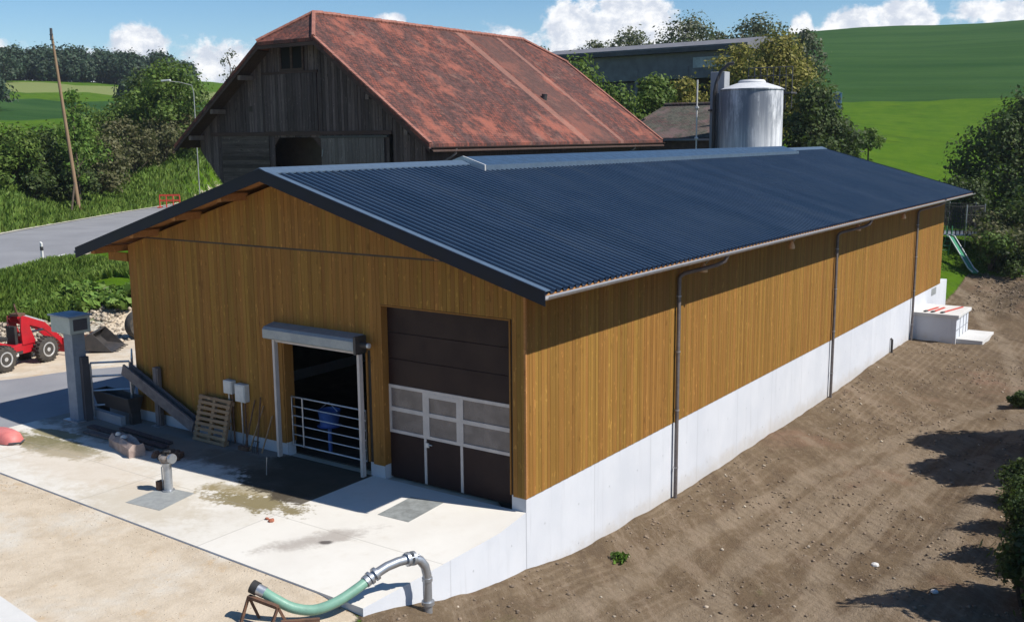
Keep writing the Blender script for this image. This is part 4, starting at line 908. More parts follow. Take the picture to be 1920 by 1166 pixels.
# ================================================================ loader, bucket
def loader():
    a=math.atan2(.975,-.22); g=thing('red_loader','small red articulated wheel loader without bucket parked on the gravel at the left edge','loader',(-21.9,.95,-.035),rz=a)
    def wheel(x,y):
        w=MB(); n=28; prof=[(.22,-.13),(.36,-.14),(.42,-.11),(.43,-.04),(.43,.04),(.42,.11),(.36,.14),(.22,.13)]
        w.lathe((x,y,.43),[(r,z) for r,z in prof],n,ax=1)
        for k in range(22):
            an=2*math.pi*k/22
            for s in (-1,1):
                st=len(w.v); w.box(-.02,.02,s*.07-.065,s*.07+.065,.42,.455); w.xf(Matrix.Translation((x,y,.43))@Matrix.Rotation(an+s*.07,4,'Y'),st)
        wo=w.build('wheel',M['tyre'],g,smooth=True)
        s=1 if y>0 else -1
        MB().lathe((x,y+s*.02,.43),[(.24,-.02),(.25,s*.12),(.21,s*.125),(.16,s*.06),(.07,s*.05),(.07,s*.11),(.02,s*.115)],24,ax=1).build('rim',M['rim'],wo,smooth=True)
    for x in (0,1.75):
        for y in (-.52,.52): wheel(x,y)
    MB().prism([(-.85,.45),(.45,.45),(.45,.75),(.35,.85),(-.2,1.05),(-.75,1.0),(-.9,.8)],1,-.38,.38).build('engine_cover',M['red'],g,bevel=.03)
    MB().prism([(.45,.40),(1.9,.40),(1.95,.62),(1.35,.74),(1.3,.78),(.45,.70)],1,-.30,.30).build('front_chassis',M['red'],g,bevel=.02)
    MB().box(.42,.95,-.34,.34,.42,.52).build('foot_plate',M['blacksteel'],g)
    for s in (-1,1):
        MB().prism([(.98,.7),(1.55,.7),(1.35,1.2),(1.28,1.62),(1.0,1.66),(.95,1.2)],1,s*.30-.03,s*.30+.03).build('mast_plate',M['red'],g,bevel=.008)
        MB().prism([(.98,1.6),(1.2,1.66),(2.05,1.30),(2.75,.62),(2.9,.42),(2.72,.36),(2.55,.58),(1.95,1.10),(1.05,1.44)],1,s*.22-.035,s*.22+.035).build('lift_arm',M['red'],g,bevel=.008)
    MB().tube([(1.15,-.0,1.0),(2.25,0,1.02)],.045,10).build('hydraulic_ram',M['galv'],g,smooth=True)
    MB().tube([(1.3,.0,1.66),(2.2,0,1.28)],.05,10).build('tilt_ram',M['rim'],g,smooth=True)
    MB().box(2.72,2.80,-.42,.42,.12,.62).build('quick_coupler',M['red'],g,bevel=.01)
    MB().prism([(.0,.95),(.5,.92),(.5,1.05),(.08,1.1),(-.05,1.5),(-.15,1.5),(-.12,.95)],1,-.22,.22).build('seat',M['black'],g,bevel=.03)
    MB().box(.80,.92,-.2,.2,.7,1.35).build('dashboard',M['black'],g,bevel=.02); MB().tube([(.8,0,1.3),(.66,0,1.4)],.02,8).build('steering_column',M['black'],g)
    r=MB(); 
    for k in range(16):
        a0=2*math.pi*k/16; 
    r.tube([(.64+.02*math.cos(2*math.pi*k/16),.17*math.cos(2*math.pi*k/16),1.42+.17*math.sin(2*math.pi*k/16)*.6) for k in range(17)],.014,6,cap=False); r.build('steering_wheel',M['black'],g,smooth=True)
    for s in (-1,1): MB().tube([(-.2,s*.36,.9),(-.2,s*.36,2.15),(-.15,s*.34,2.2),(.0,s*.34,2.2)],.03,8).build('roll_bar_post',M['blacksteel'],g,smooth=True)
    MB().box(1.0,1.3,-.2,.2,1.66,1.74).build('mast_cross_plate',M['rust'],g); MB().tube([(1.05,-.12,1.70),(.98,-.12,1.98),(1.1,.05,2.05),(1.2,.1,1.74)],.025,6).build('hydraulic_hose',M['rust'],g,smooth=True)
    MB().box(.3,.7,-.42,-.34,.38,.48).build('step',M['plastic'],g)
loader()
def bucket(x,y,rz,w,label,nm='loader_bucket'):
    g=thing(nm,label,'loader bucket',(x,y,-.035),rz=rz)
    sec=[(-.42,.10),(.42,.0),(.55,.02),(.42,.07),(-.1,.14),(-.32,.35),(-.30,.58),(-.12,.68),(-.14,.72),(-.38,.62),(-.46,.35)]
    MB().prism([(a,z+.0) for a,z in sec],0,-w/2,w/2).build('shell',M['blacksteel'],g,bevel=.006)
    for s in (-1,1): MB().prism([(-.42,.10),(.50,.03),(.1,.45),(-.14,.70),(-.38,.60),(-.45,.35)],0,s*w/2-.02+s*.021,s*w/2+.02+s*.021).build('side_cheek',M['blacksteel'],g)
    for k in range(5):
        xx=-w/2+.15+k*(w-.3)/4; MB().bar((xx,.5,.03),(xx,.68,.01),.07,.03).build('tooth',M['blacksteel'],g)
    for s in (-.3,.3): MB().box(s-.04,s+.04,-.56,-.40,.2,.6).build('mount_lug',M['rust'],g)
bucket(-22.0,5.1,math.radians(-50),1.5,'scuffed black loader bucket lying on the gravel between cabinet post and rubble bank')
def tyres():
    g=thing('tractor_wheel','dark upright tractor wheel standing at the left barn corner, partly hidden','wheel',(-22.6,7.0,0)); m=MB(); m.lathe((-22.6,7.0,.52),[(.25,-.16),(.48,-.18),(.54,-.1),(.54,.1),(.48,.18),(.25,.16)],28,ax=0); m.build('tyre',M['tyre'],g,smooth=True)
    MB().lathe((-22.6,7.0,.52),[(.27,-.05),(.27,.1),(.05,.08)],20,ax=0).build('rim',M['rust'],g,smooth=True)
tyres()
# ================================================================ old barn
def plate(mb,poly,th,mi=0):
    n=len(poly); bot=[(x,y,z-th) for x,y,z in poly]
    return mb.add(list(poly)+bot,[tuple(range(n)),tuple(range(2*n-1,n-1,-1))]+[(i,(i+1)%n,(i+1)%n+n,i+n) for i in range(n)],mi)
def old_barn():
    xr=-25.6; zr=13.35; ze=7.18; xe1=-17.0; xe0=-34.2; y0=17.84; y1=39.8; hw=1.9; yh0=19.78; yh1=37.6
    rz=lambda x: zr-(zr-ze)*abs(x-xr)/8.6; zh=rz(xr+hw); yw=18.8
    b=thing('old_barn','big old weathered wooden barn with red tiled half hipped roof behind the new barn','barn',(xr,18.0,1.5))
    r=MB()
    for s,xe in ((1,xe1),(-1,xe0)):
        plate(r,[(xr,yh0,zr),(xr,yh1,zr),(xr+s*hw,y1,zh),(xe,y1,ze),(xe,y0,ze),(xr+s*hw,y0,zh)],.16)
    for ya,yb in ((y0,yh0),(y1,yh1)):
        plate(r,[(xr-hw,ya,zh),(xr+hw,ya,zh),(xr,yb,zr)],.16)
    ro=r.build('roof',M['tile'],b)
    rr=random.Random(5)
    # verge tiles, ridge tiles as many small pieces
    v=MB(); 
    for s,xe in ((1,xe1),):
        for y in (y0,y1):
            n=34
            for i in range(n):
                xa=xr+s*hw+(xe-xr-s*hw)*i/n; xb=xr+s*hw+(xe-xr-s*hw)*(i+1.02)/n
                v.bar((xa,y+(.06 if y<25 else -.06),rz(xa)+.035+rr.uniform(-.008,.008)),(xb,y+(.06 if y<25 else -.06),rz(xb)+.045),.20,.06)
    for i in range(60):
        ya=yh0+(yh1-yh0)*i/60; yb=yh0+(yh1-yh0)*(i+1.05)/60; zz=rr.uniform(-.012,.012); v.tube([(xr,ya,zr+.02+zz),(xr,yb,zr+.05+zz)],[.13,.12],7)
    for (xa,ya,za),(xb,yb,zb) in (((xr+hw,y0,zh),(xr,yh0,zr)),((xr-hw,y0,zh),(xr,yh0,zr)),((xr+hw,y1,zh),(xr,yh1,zr))):
        for i in range(9):
            f0,f1=i/9,(i+1.05)/9; v.tube([(xa+(xb-xa)*f0,ya+(yb-ya)*f0,za+(zb-za)*f0+.03),(xa+(xb-xa)*f1,ya+(yb-ya)*f1,za+(zb-za)*f1+.05)],[.11,.10],6)
    v.build('ridge_and_verge_tiles',M['verge'],b)
    MB().tube([(-20.25,31.75,9.35),(-20.2,31.75,9.75)],[.16,.16],10).build('vent_pipe',M['blacksteel'],ro)
    # under-roof lining, rafters at left verge
    f=MB()
    for s,xe in ((1,xe1),(-1,xe0)):
        for y in (y0+.02,): f.prism([(xr+s*hw,rz(xr+hw)-.17),(xe,ze-.17),(xe,ze-.36),(xr+s*hw,rz(xr+hw)-.36)],1,y,y+.05)
    f.box(xr-hw,xr+hw,y0+.02,y0+.07,zh-.34,zh-.17)
    f.build('verge_board',M['oldbeam'],b)
    for s,xe in ((1,xe1+.15),(-1,xe0+.15)):
        MB().prism([(xr+s*2.1,rz(xr+2.1)-.20),(xe,rz(xe)-.20),(xe,rz(xe)-.24),(xr+s*2.1,rz(xr+2.1)-.24)],1,y0+.08,y1-.08).build('soffit',M['oldbeam'],b)
    for s,xs in ((-1,(-33.0,-31.2,-29.0)),(1,(-18.4,-20.6))):
        for x in xs: MB().box(x-.1,x+.1,y0+.1,yw+.0,rz(x)-.62,rz(x)-.40).build('bracket_beam',M['beamend'],b)
    # gable boards
    wall=MB(); hor=MB(); rr=random.Random(9); x=-33.25
    def opening(xc):
        if -27.65<xc<-24.4: return 7.5
        if -20.12<xc<-19.78: return 7.6
        return None
    while x<-18.0:
        w=rr.uniform(.17,.25); x1=min(x+w,-18.0); xc=(x+x1)/2
        zt=lambda q:min(rz(q),zh+.05)-.2
        zb=1.2
        if x<-31.55: zb=6.9+(x+33.25)*(5.1-6.9)/1.7
        if -31.55<=x<-28.0: zb=7.62
        o=opening(xc)
        if o: zb=o
        yy=yw-.02-rr.uniform(0,.02)
        wall.prism([(x+.008,zb),(x1-.008,zb-(.23 if (x<-31.55) else 0)),(x1-.008,zt(x1)),(x+.008,zt(x))],1,yy,yw)
        x=x1
    wall.build('gable_boards',M['oldwood'],b)
    z=1.2
    while z<7.6: 
        hor.box(-31.52,-28.0,yw-.035-rr.uniform(0,.02),yw,z+.008,min(z+.2,7.6)-.008); z+=.2
    hor.build('plank_infill',M['oldwoodh'],b)
    MB().prism([(-31.3,1),(-18.3,1),(-18.3,7.4),(-22,10),(-29,10),(-31.3,8)],1,20.2,20.3).build('inner_lining',M['darkstrip'],b)
    core=MB().prism([(-31.5,1),(-27.66,1),(-27.66,7.5),(-24.38,7.5),(-24.38,1),(-20.14,1),(-20.14,7.6),(-19.76,7.6),(-19.76,1),(-18.05,1),(-18.05,rz(-18.05)-.4),(xr+hw,zh-.4),(xr-hw,zh-.4),(-33.2,rz(-33.2)-.4),(-33.2,6.9),(-31.5,5.1)],1,yw+.001,yw+.06); core.build('gable_frame',M['darkstrip'],b)
    MB().prism([(-27.6,7.1),(-27.25,7.5),(-27.66,7.5)],1,yw-.03,yw+.03).prism([(-24.4,7.0),(-24.38,7.5),(-24.95,7.5)],1,yw-.03,yw+.03).build('corner_brace',M['oldbeam'],b)
    MB().box(-32.3,-19.9,yw-.09,yw-.045,7.60,7.78).build('cross_beam',M['oldbeam'],b)
    pn=MB(); x=-28.1
    while x<-24.5: pn.box(x+.008,min(x+.2,-24.5)-.008,yw-.10-rr.uniform(0,.015),yw-.05,7.80,10.5); x+=.2
    po=pn.build('hay_door',M['oldwood'],b); MB().box(-28.2,-24.4,yw-.13,yw-.06,10.51,10.62).build('door_rail',M['oldbeam'],po)
    sd=MB(); x=-24.3
    while x<-20.35: sd.box(x+.006,min(x+.22,-20.33)-.006,yw-.12-rr.uniform(0,.01),yw-.06,1.2,7.45); x+=.22
    so2=sd.build('sliding_door',M['oldwood2'],b); MB().box(-24.4,-20.1,yw-.16,yw-.07,7.46,7.56).build('door_track',M['blacksteel'],so2)
    MB().bar((-24.25,yw-.14,6.6),(-24.15,yw-.14,6.95),.05,.03).build('door_handle',M['plate'],so2)
    wn=MB(); wn.box(-26.95,-26.83,yw-.09,yw-.045,10.75,11.75); wn.box(-26.2,-26.05,yw-.09,yw-.045,10.75,11.75); wn.box(-25.42,-25.3,yw-.09,yw-.045,10.75,11.75); wn.box(-26.95,-25.3,yw-.10,yw-.045,10.62,10.745); wo=wn.build('window',M['oldbeam'],b)
    for xa,xb in ((-26.82,-26.21),(-26.04,-25.43)): MB().box(xa,xb,yw-.06,yw-.045,10.75,11.75).build('pane',M['voidglass'],wo)
    MB().box(-29.32,-29.08,yw-.055,yw-.042,8.78,9.05).build('owl_hole',M['darkstrip'],b)
    s=MB().box(-18.2,-18.0,yw,39.0,.5,7.6); s.box(-31.6,-31.4,yw+.3,39.0,.5,7.1); s.prism([(-33.2,6.9),(-33.1,7.3),(-31.4,5.3),(-31.5,5.0)],1,yw+.1,39); s.prism([(-31.4,.5),(-18.2,.5),(-18.2,7.4),(-22,10.2),(-29,10.2),(-31.4,8.4)],1,38.8,39.0); s.build('side_wall',M['oldwood'],b)
    g=MB(); n=7;V=[]
    for yy in (y0-.05,y1+.05):
        for i in range(n+1): a=math.pi*i/n; V.append((-16.93+math.cos(a)*.09,yy,ze-.14-math.sin(a)*.09))
    g.add(V,[(i,i+1,i+n+2,i+n+1) for i in range(n)]); go=g.build('gutter',M['gutterbrown'],b); m=go.modifiers.new('wall','SOLIDIFY'); m.thickness=.015
    for yy in (19.6,36.2): MB().tube([(-16.93,yy,ze-.2),(-16.95,yy,ze-.42),(-17.15,yy-.1,ze-.6),(-17.95,yy-.9,ze-1.15),(-17.95,yy-.9,2)],.055,8).build('downpipe',M['copper2'],b,smooth=True)
old_barn()
# ================================================================ buildings behind
def hall():
    x0,y0=polar(-33.2,97); x1,y1=polar(-22.3,87); L_=math.hypot(x1-x0,y1-y0); rz=math.atan2(y1-y0,x1-x0)
    b=thing('grey_hall','long dark grey open fronted farm hall behind the trees beyond the red roof','hall',(x0,y0,.6),rz=rz)
    MB().box(0,L_,0,.3,11.6,13.75).build('upper_cladding',M['greywall'],b); MB().box(0,L_,5.2,5.5,3,13.6).build('rear_wall',M['greydark'],b)
    MB().box(-.0,.3,.3,5.2,3,13.7).build('end_wall',M['greydark'],b); MB().box(L_-.3,L_,.3,5.2,3,13.7).build('end_wall',M['greywall'],b)
    for k in range(5): MB().box(.2+k*(L_-.7)/4,.5+k*(L_-.7)/4,-.06,-.001,3,12.6).build('post',M['greywall'],b)
    MB().prism([(-.6,13.80),(-.6,14.22),(3,14.9),(6,14.3),(6,13.8)],0,-.5,L_+.5).build('roof',M['shedroof'],b)
    MB().box(-.5,L_+.5,-.64,-.605,13.76,14.1).build('gutter',M['greydark'],b)
    MB().box(.3,L_*.5,.35,.5,3,11.5).build('dark_bay',M['greydark'],b)
    MB().box(L_-4.6,L_-.9,-.05,-.002,12.45,13.3).build('light_panel',M['skylightpanel'],b)
hall()
def low_building():
    b=thing('lichen_roof_building','low brick outbuilding with grey lichen covered hipped roof left of the silo','outbuilding',(-18,46.8,3))
    MB().box(-22.2,-14.9,43.9,49.5,1,7.2).build('wall',M['oldbrick'],b)
    r=MB(); ze=7.3; zr=9.45; xa,xb=-22.6,-14.3; ya,yb=43.4,50.2; yr=46.8
    plate(r,[(xa,ya,ze),(xb,ya,ze),(xb,yr,zr),(xa+2.2,yr,zr)],.14); plate(r,[(xa,yb,ze),(xa,ya,ze),(xa+2.2,yr,zr)],.14); plate(r,[(xb,yb,ze),(xa,yb,ze),(xa+2.2,yr,zr),(xb,yr,zr)],.14)
    ro=r.build('roof',M['greytile'],b)
    MB().tube([(xa+2.2,yr,zr+.03),(xb,yr,zr+.03)],.11,8).build('ridge_tiles',M['greytile'],ro)
    MB().box(-21,-20.2,43.85,43.899,5,6.4).build('window',M['voidglass'],b)
    MB().box(xa,xb,43.30,43.42,7.12,7.24).build('gutter',M['zinc'],b)
    p=thing('antenna_mast','thin white mast rising beside the lichen roof','mast',(-16.9,43.0,3)); x,y=polar(-24.75,63); 
    p.location=(x,y,3); ABS[p.name]=Vector((x,y,3)); MB().tube([(x,y,2.5),(x,y,10.7)],.05,8).build('pole',M['plastic'],p,smooth=True)
    for z in (7.2,9.0): MB().lathe((x,y,z),[(.1,0),(.13,.06),(.1,.14)],10).build('insulator',M['plastic'],p)
low_building()
def silo():
    x,y=-12.6,42.6; z=2.58
    b=thing('slurry_silo','tall white stained cylindrical silo with conical top behind the blue roof','silo',(x,y,z))
    R_=1.83; MB().lathe((x,y,z),[(R_,0),(R_,7.45),(R_+.05,7.46),(R_+.05,7.52),(R_,7.53)],56).build('silo_shell',M['silo'],b,smooth=True)
    MB().lathe((x,y,z+7.53),[(R_,0),(R_-.25,.12),(.9,.34),(.85,.35)],56).build('silo_roof',M['silotop'],b,smooth=True)
    MB().lathe((x,y,z+7.86),[(.8,0),(.8,.10),(.7,.20),(.1,.24)],40).build('hatch_cap',M['silotop'],b,smooth=True)
    MB().tube([(x-1.98,y-.9,z),(x-1.98,y-.9,z+7.4),(x-1.9,y-.9,z+7.9),(x-1.65,y-.8,z+8.6),(x-1.2,y-.7,z+9.0),(x-.9,y-.6,z+9.05)],.10,10).build('fill_pipe',M['blacksteel'],b,smooth=True)
    MB().tube([(x-1.55,y-1.35,z),(x-1.55,y-1.35,z+7.3)],.05,8).build('side_pipe',M['greydark'],b,smooth=True)
    l=MB()
    for s in (-.2,.2): l.tube([(x-1.75+s*.5,y-1.05-s*.8,z),(x-1.75+s*.5,y-1.05-s*.8,z+8.3)],.025,6)
    for k in range(26): l.tube([(x-1.85,y-.89,z+.2+k*.3),(x-1.65,y-1.21,z+.2+k*.3)],.014,5)
    l.build('ladder',M['greydark'],b)
    g=thing('catwalk_railing','thin dark catwalk railing standing behind the silo top','railing',(x,y+3,9.5))
    m=MB()
    for zz in (11.0,11.5): m.tube([(x-1.3,y+2.6,zz),(x+1.4,y+2.9,zz)],.03,6)
    for k in range(8): m.tube([(x-1.3+k*.385,y+2.6+k*.043,9.0),(x-1.3+k*.385,y+2.6+k*.043,11.5)],.03,6)
    m.box(x-1.4,x+1.5,y+2.5,y+3.5,9.9,10.0); m.tube([(x+.3,y+3,3),(x+.3,y+3,9.9)],.15,8); m.build('rail',M['greydark'],g)
    c=thing('concrete_column','square grey concrete column standing close to the silo','column',(x-2.6,y+.6,z)); cx,cy=polar(-23.55,65); c.location=(cx,cy,z); ABS[c.name]=Vector((cx,cy,z))
    MB().box(cx-.46,cx+.46,cy-.4,cy+.4,z,11.25).build('shaft',M['concgrey'],c,bevel=.03); MB().box(cx-.5,cx+.1,cy-.55,cy-.401,8.9,9.0).build('bracket',M['blacksteel'],c)
silo()
for k,az in enumerate((-17.93,-17.45)):
    x,y=polar(az,141); z=G(x,y); c=thing('blue_cabin',('left' if k==0 else 'right')+' one of two small blue site cabins at the foot of the crop field','cabin',(x,y,z-.1),'blue cabins at the field edge',rz=math.radians(18))
    MB().box(-.55,.55,-.55,.55,0,2.1).build('cabin_wall',M['cabinblue'],c,bevel=.03); MB().box(-.28,.30,-.58,-.552,.1,1.95).build('door',M['cabindark'],c); MB().prism([(-.6,2.101),(.6,2.101),(0,2.3)],1,-.6,.6).build('roof',M['cabinroof'],c)
    # prism axis 1 uses x,z

#VEG
# ================================================================ vegetation
def gz(az,D): x,y=polar(az,D); return x,y,G(x,y)
def by_top(az,D,slope): x,y,z=gz(az,D); return x,y,CZ+slope*D-z
def grass(name,label,n,fn,size,mat,kind='stuff'):
    """upright blades: fn(n)-> x,y arrays"""
    x,y=fn(n); z=terr(x,y); n=len(x); a=RNG.random(n)*6.283; h=size*(.5+RNG.random(n)); w=h*(.16+.18*RNG.random(n)); lean=RNG.normal(size=(n,2))*.35
    dx,dy=np.cos(a)*w,np.sin(a)*w; P=np.stack([x,y,z-.03],1)
    A=P+np.stack([dx,dy,0*x],1); B=P-np.stack([dx,dy,0*x],1); T=P+np.stack([lean[:,0]*h,lean[:,1]*h,h],1)
    V=np.stack([A,B,T],1).reshape(-1,3); F=np.arange(3*n).reshape(n,3); o=rawmesh(name,V,F,L[mat]); o['label']=label; struct(o,kind); return o
def rnd_polar(az0,az1,D0,D1):
    def f(n):
        a=np.radians(az0+(az1-az0)*RNG.random(n)); D=np.sqrt(D0**2+(D1**2-D0**2)*RNG.random(n)); return CX+D*np.sin(a),CY+D*np.cos(a)
    return f
def filt(f,cond):
    def g(n): x,y=f(n); k=cond(x,y); return x[k],y[k]
    return g
offroad=lambda x,y: roaddist(x,y)[0]>RHW+.25
def patchy(s,th): return lambda x,y:(vnoise(x,y,s)>th)
grass('bank_grass','tall green grass and weeds on the bank between yard and road',60000,filt(rnd_polar(-64,-55.3,43.2,51),lambda x,y:offroad(x,y)&(vnoise(x,y,2.2)+.12*(np.hypot(x-CX,y-CY)-45)>-.12)),.30,'grass')
grass('roadside_grass','long green grass on the bank between road and hedge',120000,filt(rnd_polar(-64,-49.5,64,106),lambda x,y:offroad(x,y)&(x<-36)&(roaddist(x,y)[0]<26)),.38,'grass')
grass('lawn_grass','short green lawn around the slide and trampoline',26000,filt(rnd_polar(-14,-7.5,60.5,76),lambda x,y:x>-3),.10,'bright')
# broad leaved weeds on the rubble bank
for i,(az,D,r,h) in enumerate(((-58.0,43.6,.75,.5),(-57.3,44.3,.9,.6),(-56.6,43.5,.7,.6),(-57.9,45.6,.9,.5),(-59.6,45.5,.8,.45),(-56.0,44.6,1.0,.7),(-60.7,44.6,.6,.35))):
    x,y=polar(az,D); labs=['bright dock weed clump low on the rubble bank above the cabinet post','largest bright leafy weed clump on the rubble bank behind the bucket','dark centred leafy clump on the rubble bank beside the barn corner','leafy clump halfway up the rubble bank below the grass','weed clump on the bank above the loader','tall leafy clump hard against the barn corner on the bank','small weed tuft on the rubble bank at the left picture edge']
    bush('weed_clump',labs[i],x,y,h,r,'weed',420,.30,'weed clumps on the rubble bank',cat='weed')
bush('weed_clump','single small green weed growing in the bare earth beside the long white base',.95,2.2,.22,.26,'bright',120,.13,cat='weed')
# hedge along the road
HB=[(-62.6,83,5.9,3.4,'mid'),(-61.0,82,6.1,3.0,'mid'),(-60.0,84,5.9,2.8,'dark'),(-59.1,85,6.0,3.0,'mid'),(-61.7,79.5,2.7,1.9,'mid'),(-60.1,80,2.4,1.7,'dark'),(-58.0,87,6.3,2.6,'bright'),(-57.6,93,6.6,3.2,'mid'),(-56.5,91,4.6,2.8,'brownish'),
(-55.2,95,5.4,3.2,'brownish'),(-56.2,100,6.8,3.4,'mid'),(-54.6,102,6.4,3.4,'mid'),(-53.7,98,5.0,3.0,'brownish'),(-52.4,103,4.6,3.2,'brownish'),(-51.4,105,5.0,3.0,'mid'),(-58.4,83,3.6,2.4,'dark'),(-57.2,87,3.2,2.2,'brownish'),(-54.2,105,6.8,3.0,'mid'),(-50.3,107,5.2,3.0,'brownish')]
tone={'mid':'mid green','dark':'dark green','bright':'bright green','brownish':'brownish half leafed'}
used={}
place=['at the far left picture edge','second from the left edge of the hedge','left of the utility pole with a dark face','just left of the utility pole','low in front at the left edge','low in front between left edge and pole','directly behind the utility pole','tall, right of the utility pole','low in the middle of the hedge','in the middle under the far field','tall, behind the middle of the hedge','below the round tree','in front of the round tree','left of the old barn roof edge','nearest the old barn roof','at the foot of the utility pole','low, right of the pole foot','left beside the street lamp','behind the left verge of the old barn']
for i,(az,D,h,r,mt) in enumerate(HB):
    x,y=polar(az,D); bush('hedge_bush',f'{tone[mt]} hedge shrub {place[i]}',x,y,h,r,mt,int(3600*(r/3)),.27,'shrubs of the roadside hedge')
x,y,h=by_top(-53.2,101,.070); tree('round_tree','bright leafy round tree rising out of the hedge beside the street lamp','tree',x,y,h,4.6,'mid',9000,.30,.25)
x,y,h=by_top(-54.4,108,.062); tree('round_tree','dark leafy tree in the hedge left of the bright round tree','tree',x,y,h,3.6,'dark',5000,.30,.22)
x,y,h=by_top(-57.9,82,.052); tree('slim_tree','slim bright sapling beside the utility pole above the hedge','tree',x,y,h,1.5,'bright',1500,.26,.10)
x,y,h=by_top(-50.0,108,.092); tree('sparse_tree','thin grey half bare tree behind the left slope of the red roof','tree',x,y,h,2.5,'grey',1500,.22,.22,sparse=True)
# distant forest on the left ridge : one mass
def forest():
    bl=[];rr=random.Random(2)
    az=-70
    P=[];N=[]
    V=[];F=[];k=0
    for i in range(430):
        a=-70+rr.random()*18.0; D=342+rr.random()*62
        if a>-52.1 : continue
        x,y=polar(a,D); z=G(x,y); h=rr.uniform(7,11)*(1.0 if a<-53 else .75); r=rr.uniform(2.4,4.2)
        pts,nn=crown_pts([(0,0,h*.55,r,r,h*.45),(r*.4,0,h*.4,r*.8,r*.8,h*.35),(0,r*.3,h*.75,r*.55,r*.55,h*.28)],520,.6,.5)
        pts=pts+np.array([x,y,z]); P.append(pts);N.append(nn)
    P=np.concatenate(P);N=np.concatenate(N); V,F=quads(P,N,.95); o=rawmesh('distant_forest',V,F,L['far']); o['label']='dark forest crowning the far ridge on the left'; struct(o,'stuff')
forest()
def farbushes():
    labs=['pale house like farm shed far behind the hedge']
    for i,(az,D,h,r) in enumerate(((-62.3,250,9,7),(-61.8,235,7,6),(-60.9,330,9,6),(-55.0,236,7,5),(-53.6,240,8,5))):
        x,y=polar(az,D); L2=['wide dark tree in the far field at the left picture edge','lower dark tree in the far left field, in front of the wide one','dark tree at the forest foot above the left field','far small tree above the middle of the hedge','far small tree left of the round tree top']
        tree('field_tree',L2[i],'tree',x,y,h,r,'far',1300,.8,.4,group='trees in the far left fields')
farbushes()
# trees around the hall and silo
x,y,h=by_top(-31.3,71,.070); tree('leafy_tree','green tree with drooping branches beside the far edge of the red roof','tree',x,y,h,4.0,'mid',8500,.28,.3)
x,y,h=by_top(-29.2,70,.050); tree('leafy_tree','lower green tree between the red roof corner and the hall','tree',x,y,h,3.2,'mid',6000,.26,.25)
x,y,h=by_top(-26.9,73,.060); tree('leafy_tree','green tree in front of the dark hall above the lichen roof','tree',x,y,h,2.6,'mid',5500,.26,.25)
x,y,h=by_top(-25.4,76,.054); tree('leafy_tree','olive tree between the green hall tree and the concrete column','tree',x,y,h,2.4,'olive',4500,.26,.25)
x,y,h=by_top(-20.5,80,.090); tree('spring_tree','large olive yellow tree in young leaf behind the silo','tree',x,y,h,4.1,'olive',15000,.27,.4,blobs=22,low=.25)
x,y,h=by_top(-22.6,84,.088); tree('spring_tree','olive yellow tree with bare twigs at the right end of the hall','tree',x,y,h,3.4,'olive',6500,.25,.3,blobs=16,low=.3)
x,y,h=by_top(-18.5,71,.046); tree('dark_tree','dark dense tree touching the right side of the silo','tree',x,y,h,3.0,'dark',9500,.24,.3,low=.08)
x,y,h=by_top(-17.9,72,.026); tree('dark_tree','low wide dark tree right of the silo over the blue roof','tree',x,y,h,2.7,'dark',8000,.24,.28,low=.12)
sk=[(-36.4,130,.096,2.6,'grey','faint sparse treetop at the left above the red ridge'),(-35.2,132,.095,3.6,'grey','leafier treetop above the red ridge, second from the left'),(-33.6,130,.089,3.3,'grey','treetop where the red ridge slopes down'),(-30.3,140,.092,3.4,'grey','lone treetop over the left end of the hall roof'),(-28.4,128,.100,4.6,'grey','wide round treetop with gaps above the middle of the hall roof'),(-25.2,125,.110,5.6,'grey','largest bare crowned treetop above the hall roof'),(-23.6,122,.098,3.6,'grey','small bare treetop between the two largest on the hall roof'),(-21.6,118,.110,5.4,'grey','wide bare crown above the right end of the hall'),(-19.2,118,.100,2.8,'grey','treetop just left of the green crop hill')]
for i,(az,D,sl,r,mt,lab) in enumerate(sk):
    x,y,h=by_top(az,D,sl); tree('skyline_tree',lab,'tree',x,y,h,r,mt,int(950*r),.34,.35,low=.45,group='treetops behind the hall',sparse=True,blobs=18)
for i in range(9):
    az=-26.6+i*.62; D=112; x,y,h=by_top(az,D,.090+.002*(i%3)); tree('conifer',['narrow dark conifer, left end of the row behind the hall roof','second dark conifer of the row behind the hall','third dark conifer of the row behind the hall','fourth conifer of the row behind the hall','conifer in the centre of the row behind the hall','sixth conifer of the row behind the hall','seventh conifer of the row behind the hall','eighth conifer of the row behind the hall','last conifer, at the right end of the row behind the hall'][i],'conifer',x,y,h,1.15,'dark',1500,.34,.2,group='conifer row behind the hall',conic=True,low=.3)
# fruit saplings
for i,(az,D,sl,r) in enumerate(((-15.75,88,.006,1.5),(-16.35,90,.000,1.1))):
    x,y,h=by_top(az,D,sl); tree('fruit_sapling',['taller young fruit tree in the meadow over the blue roof','smaller young fruit tree left of its taller neighbour in the meadow'][i],'tree',x,y,h,r,'mid',1500,.22,.09,low=.5,group='young fruit trees',blobs=9)
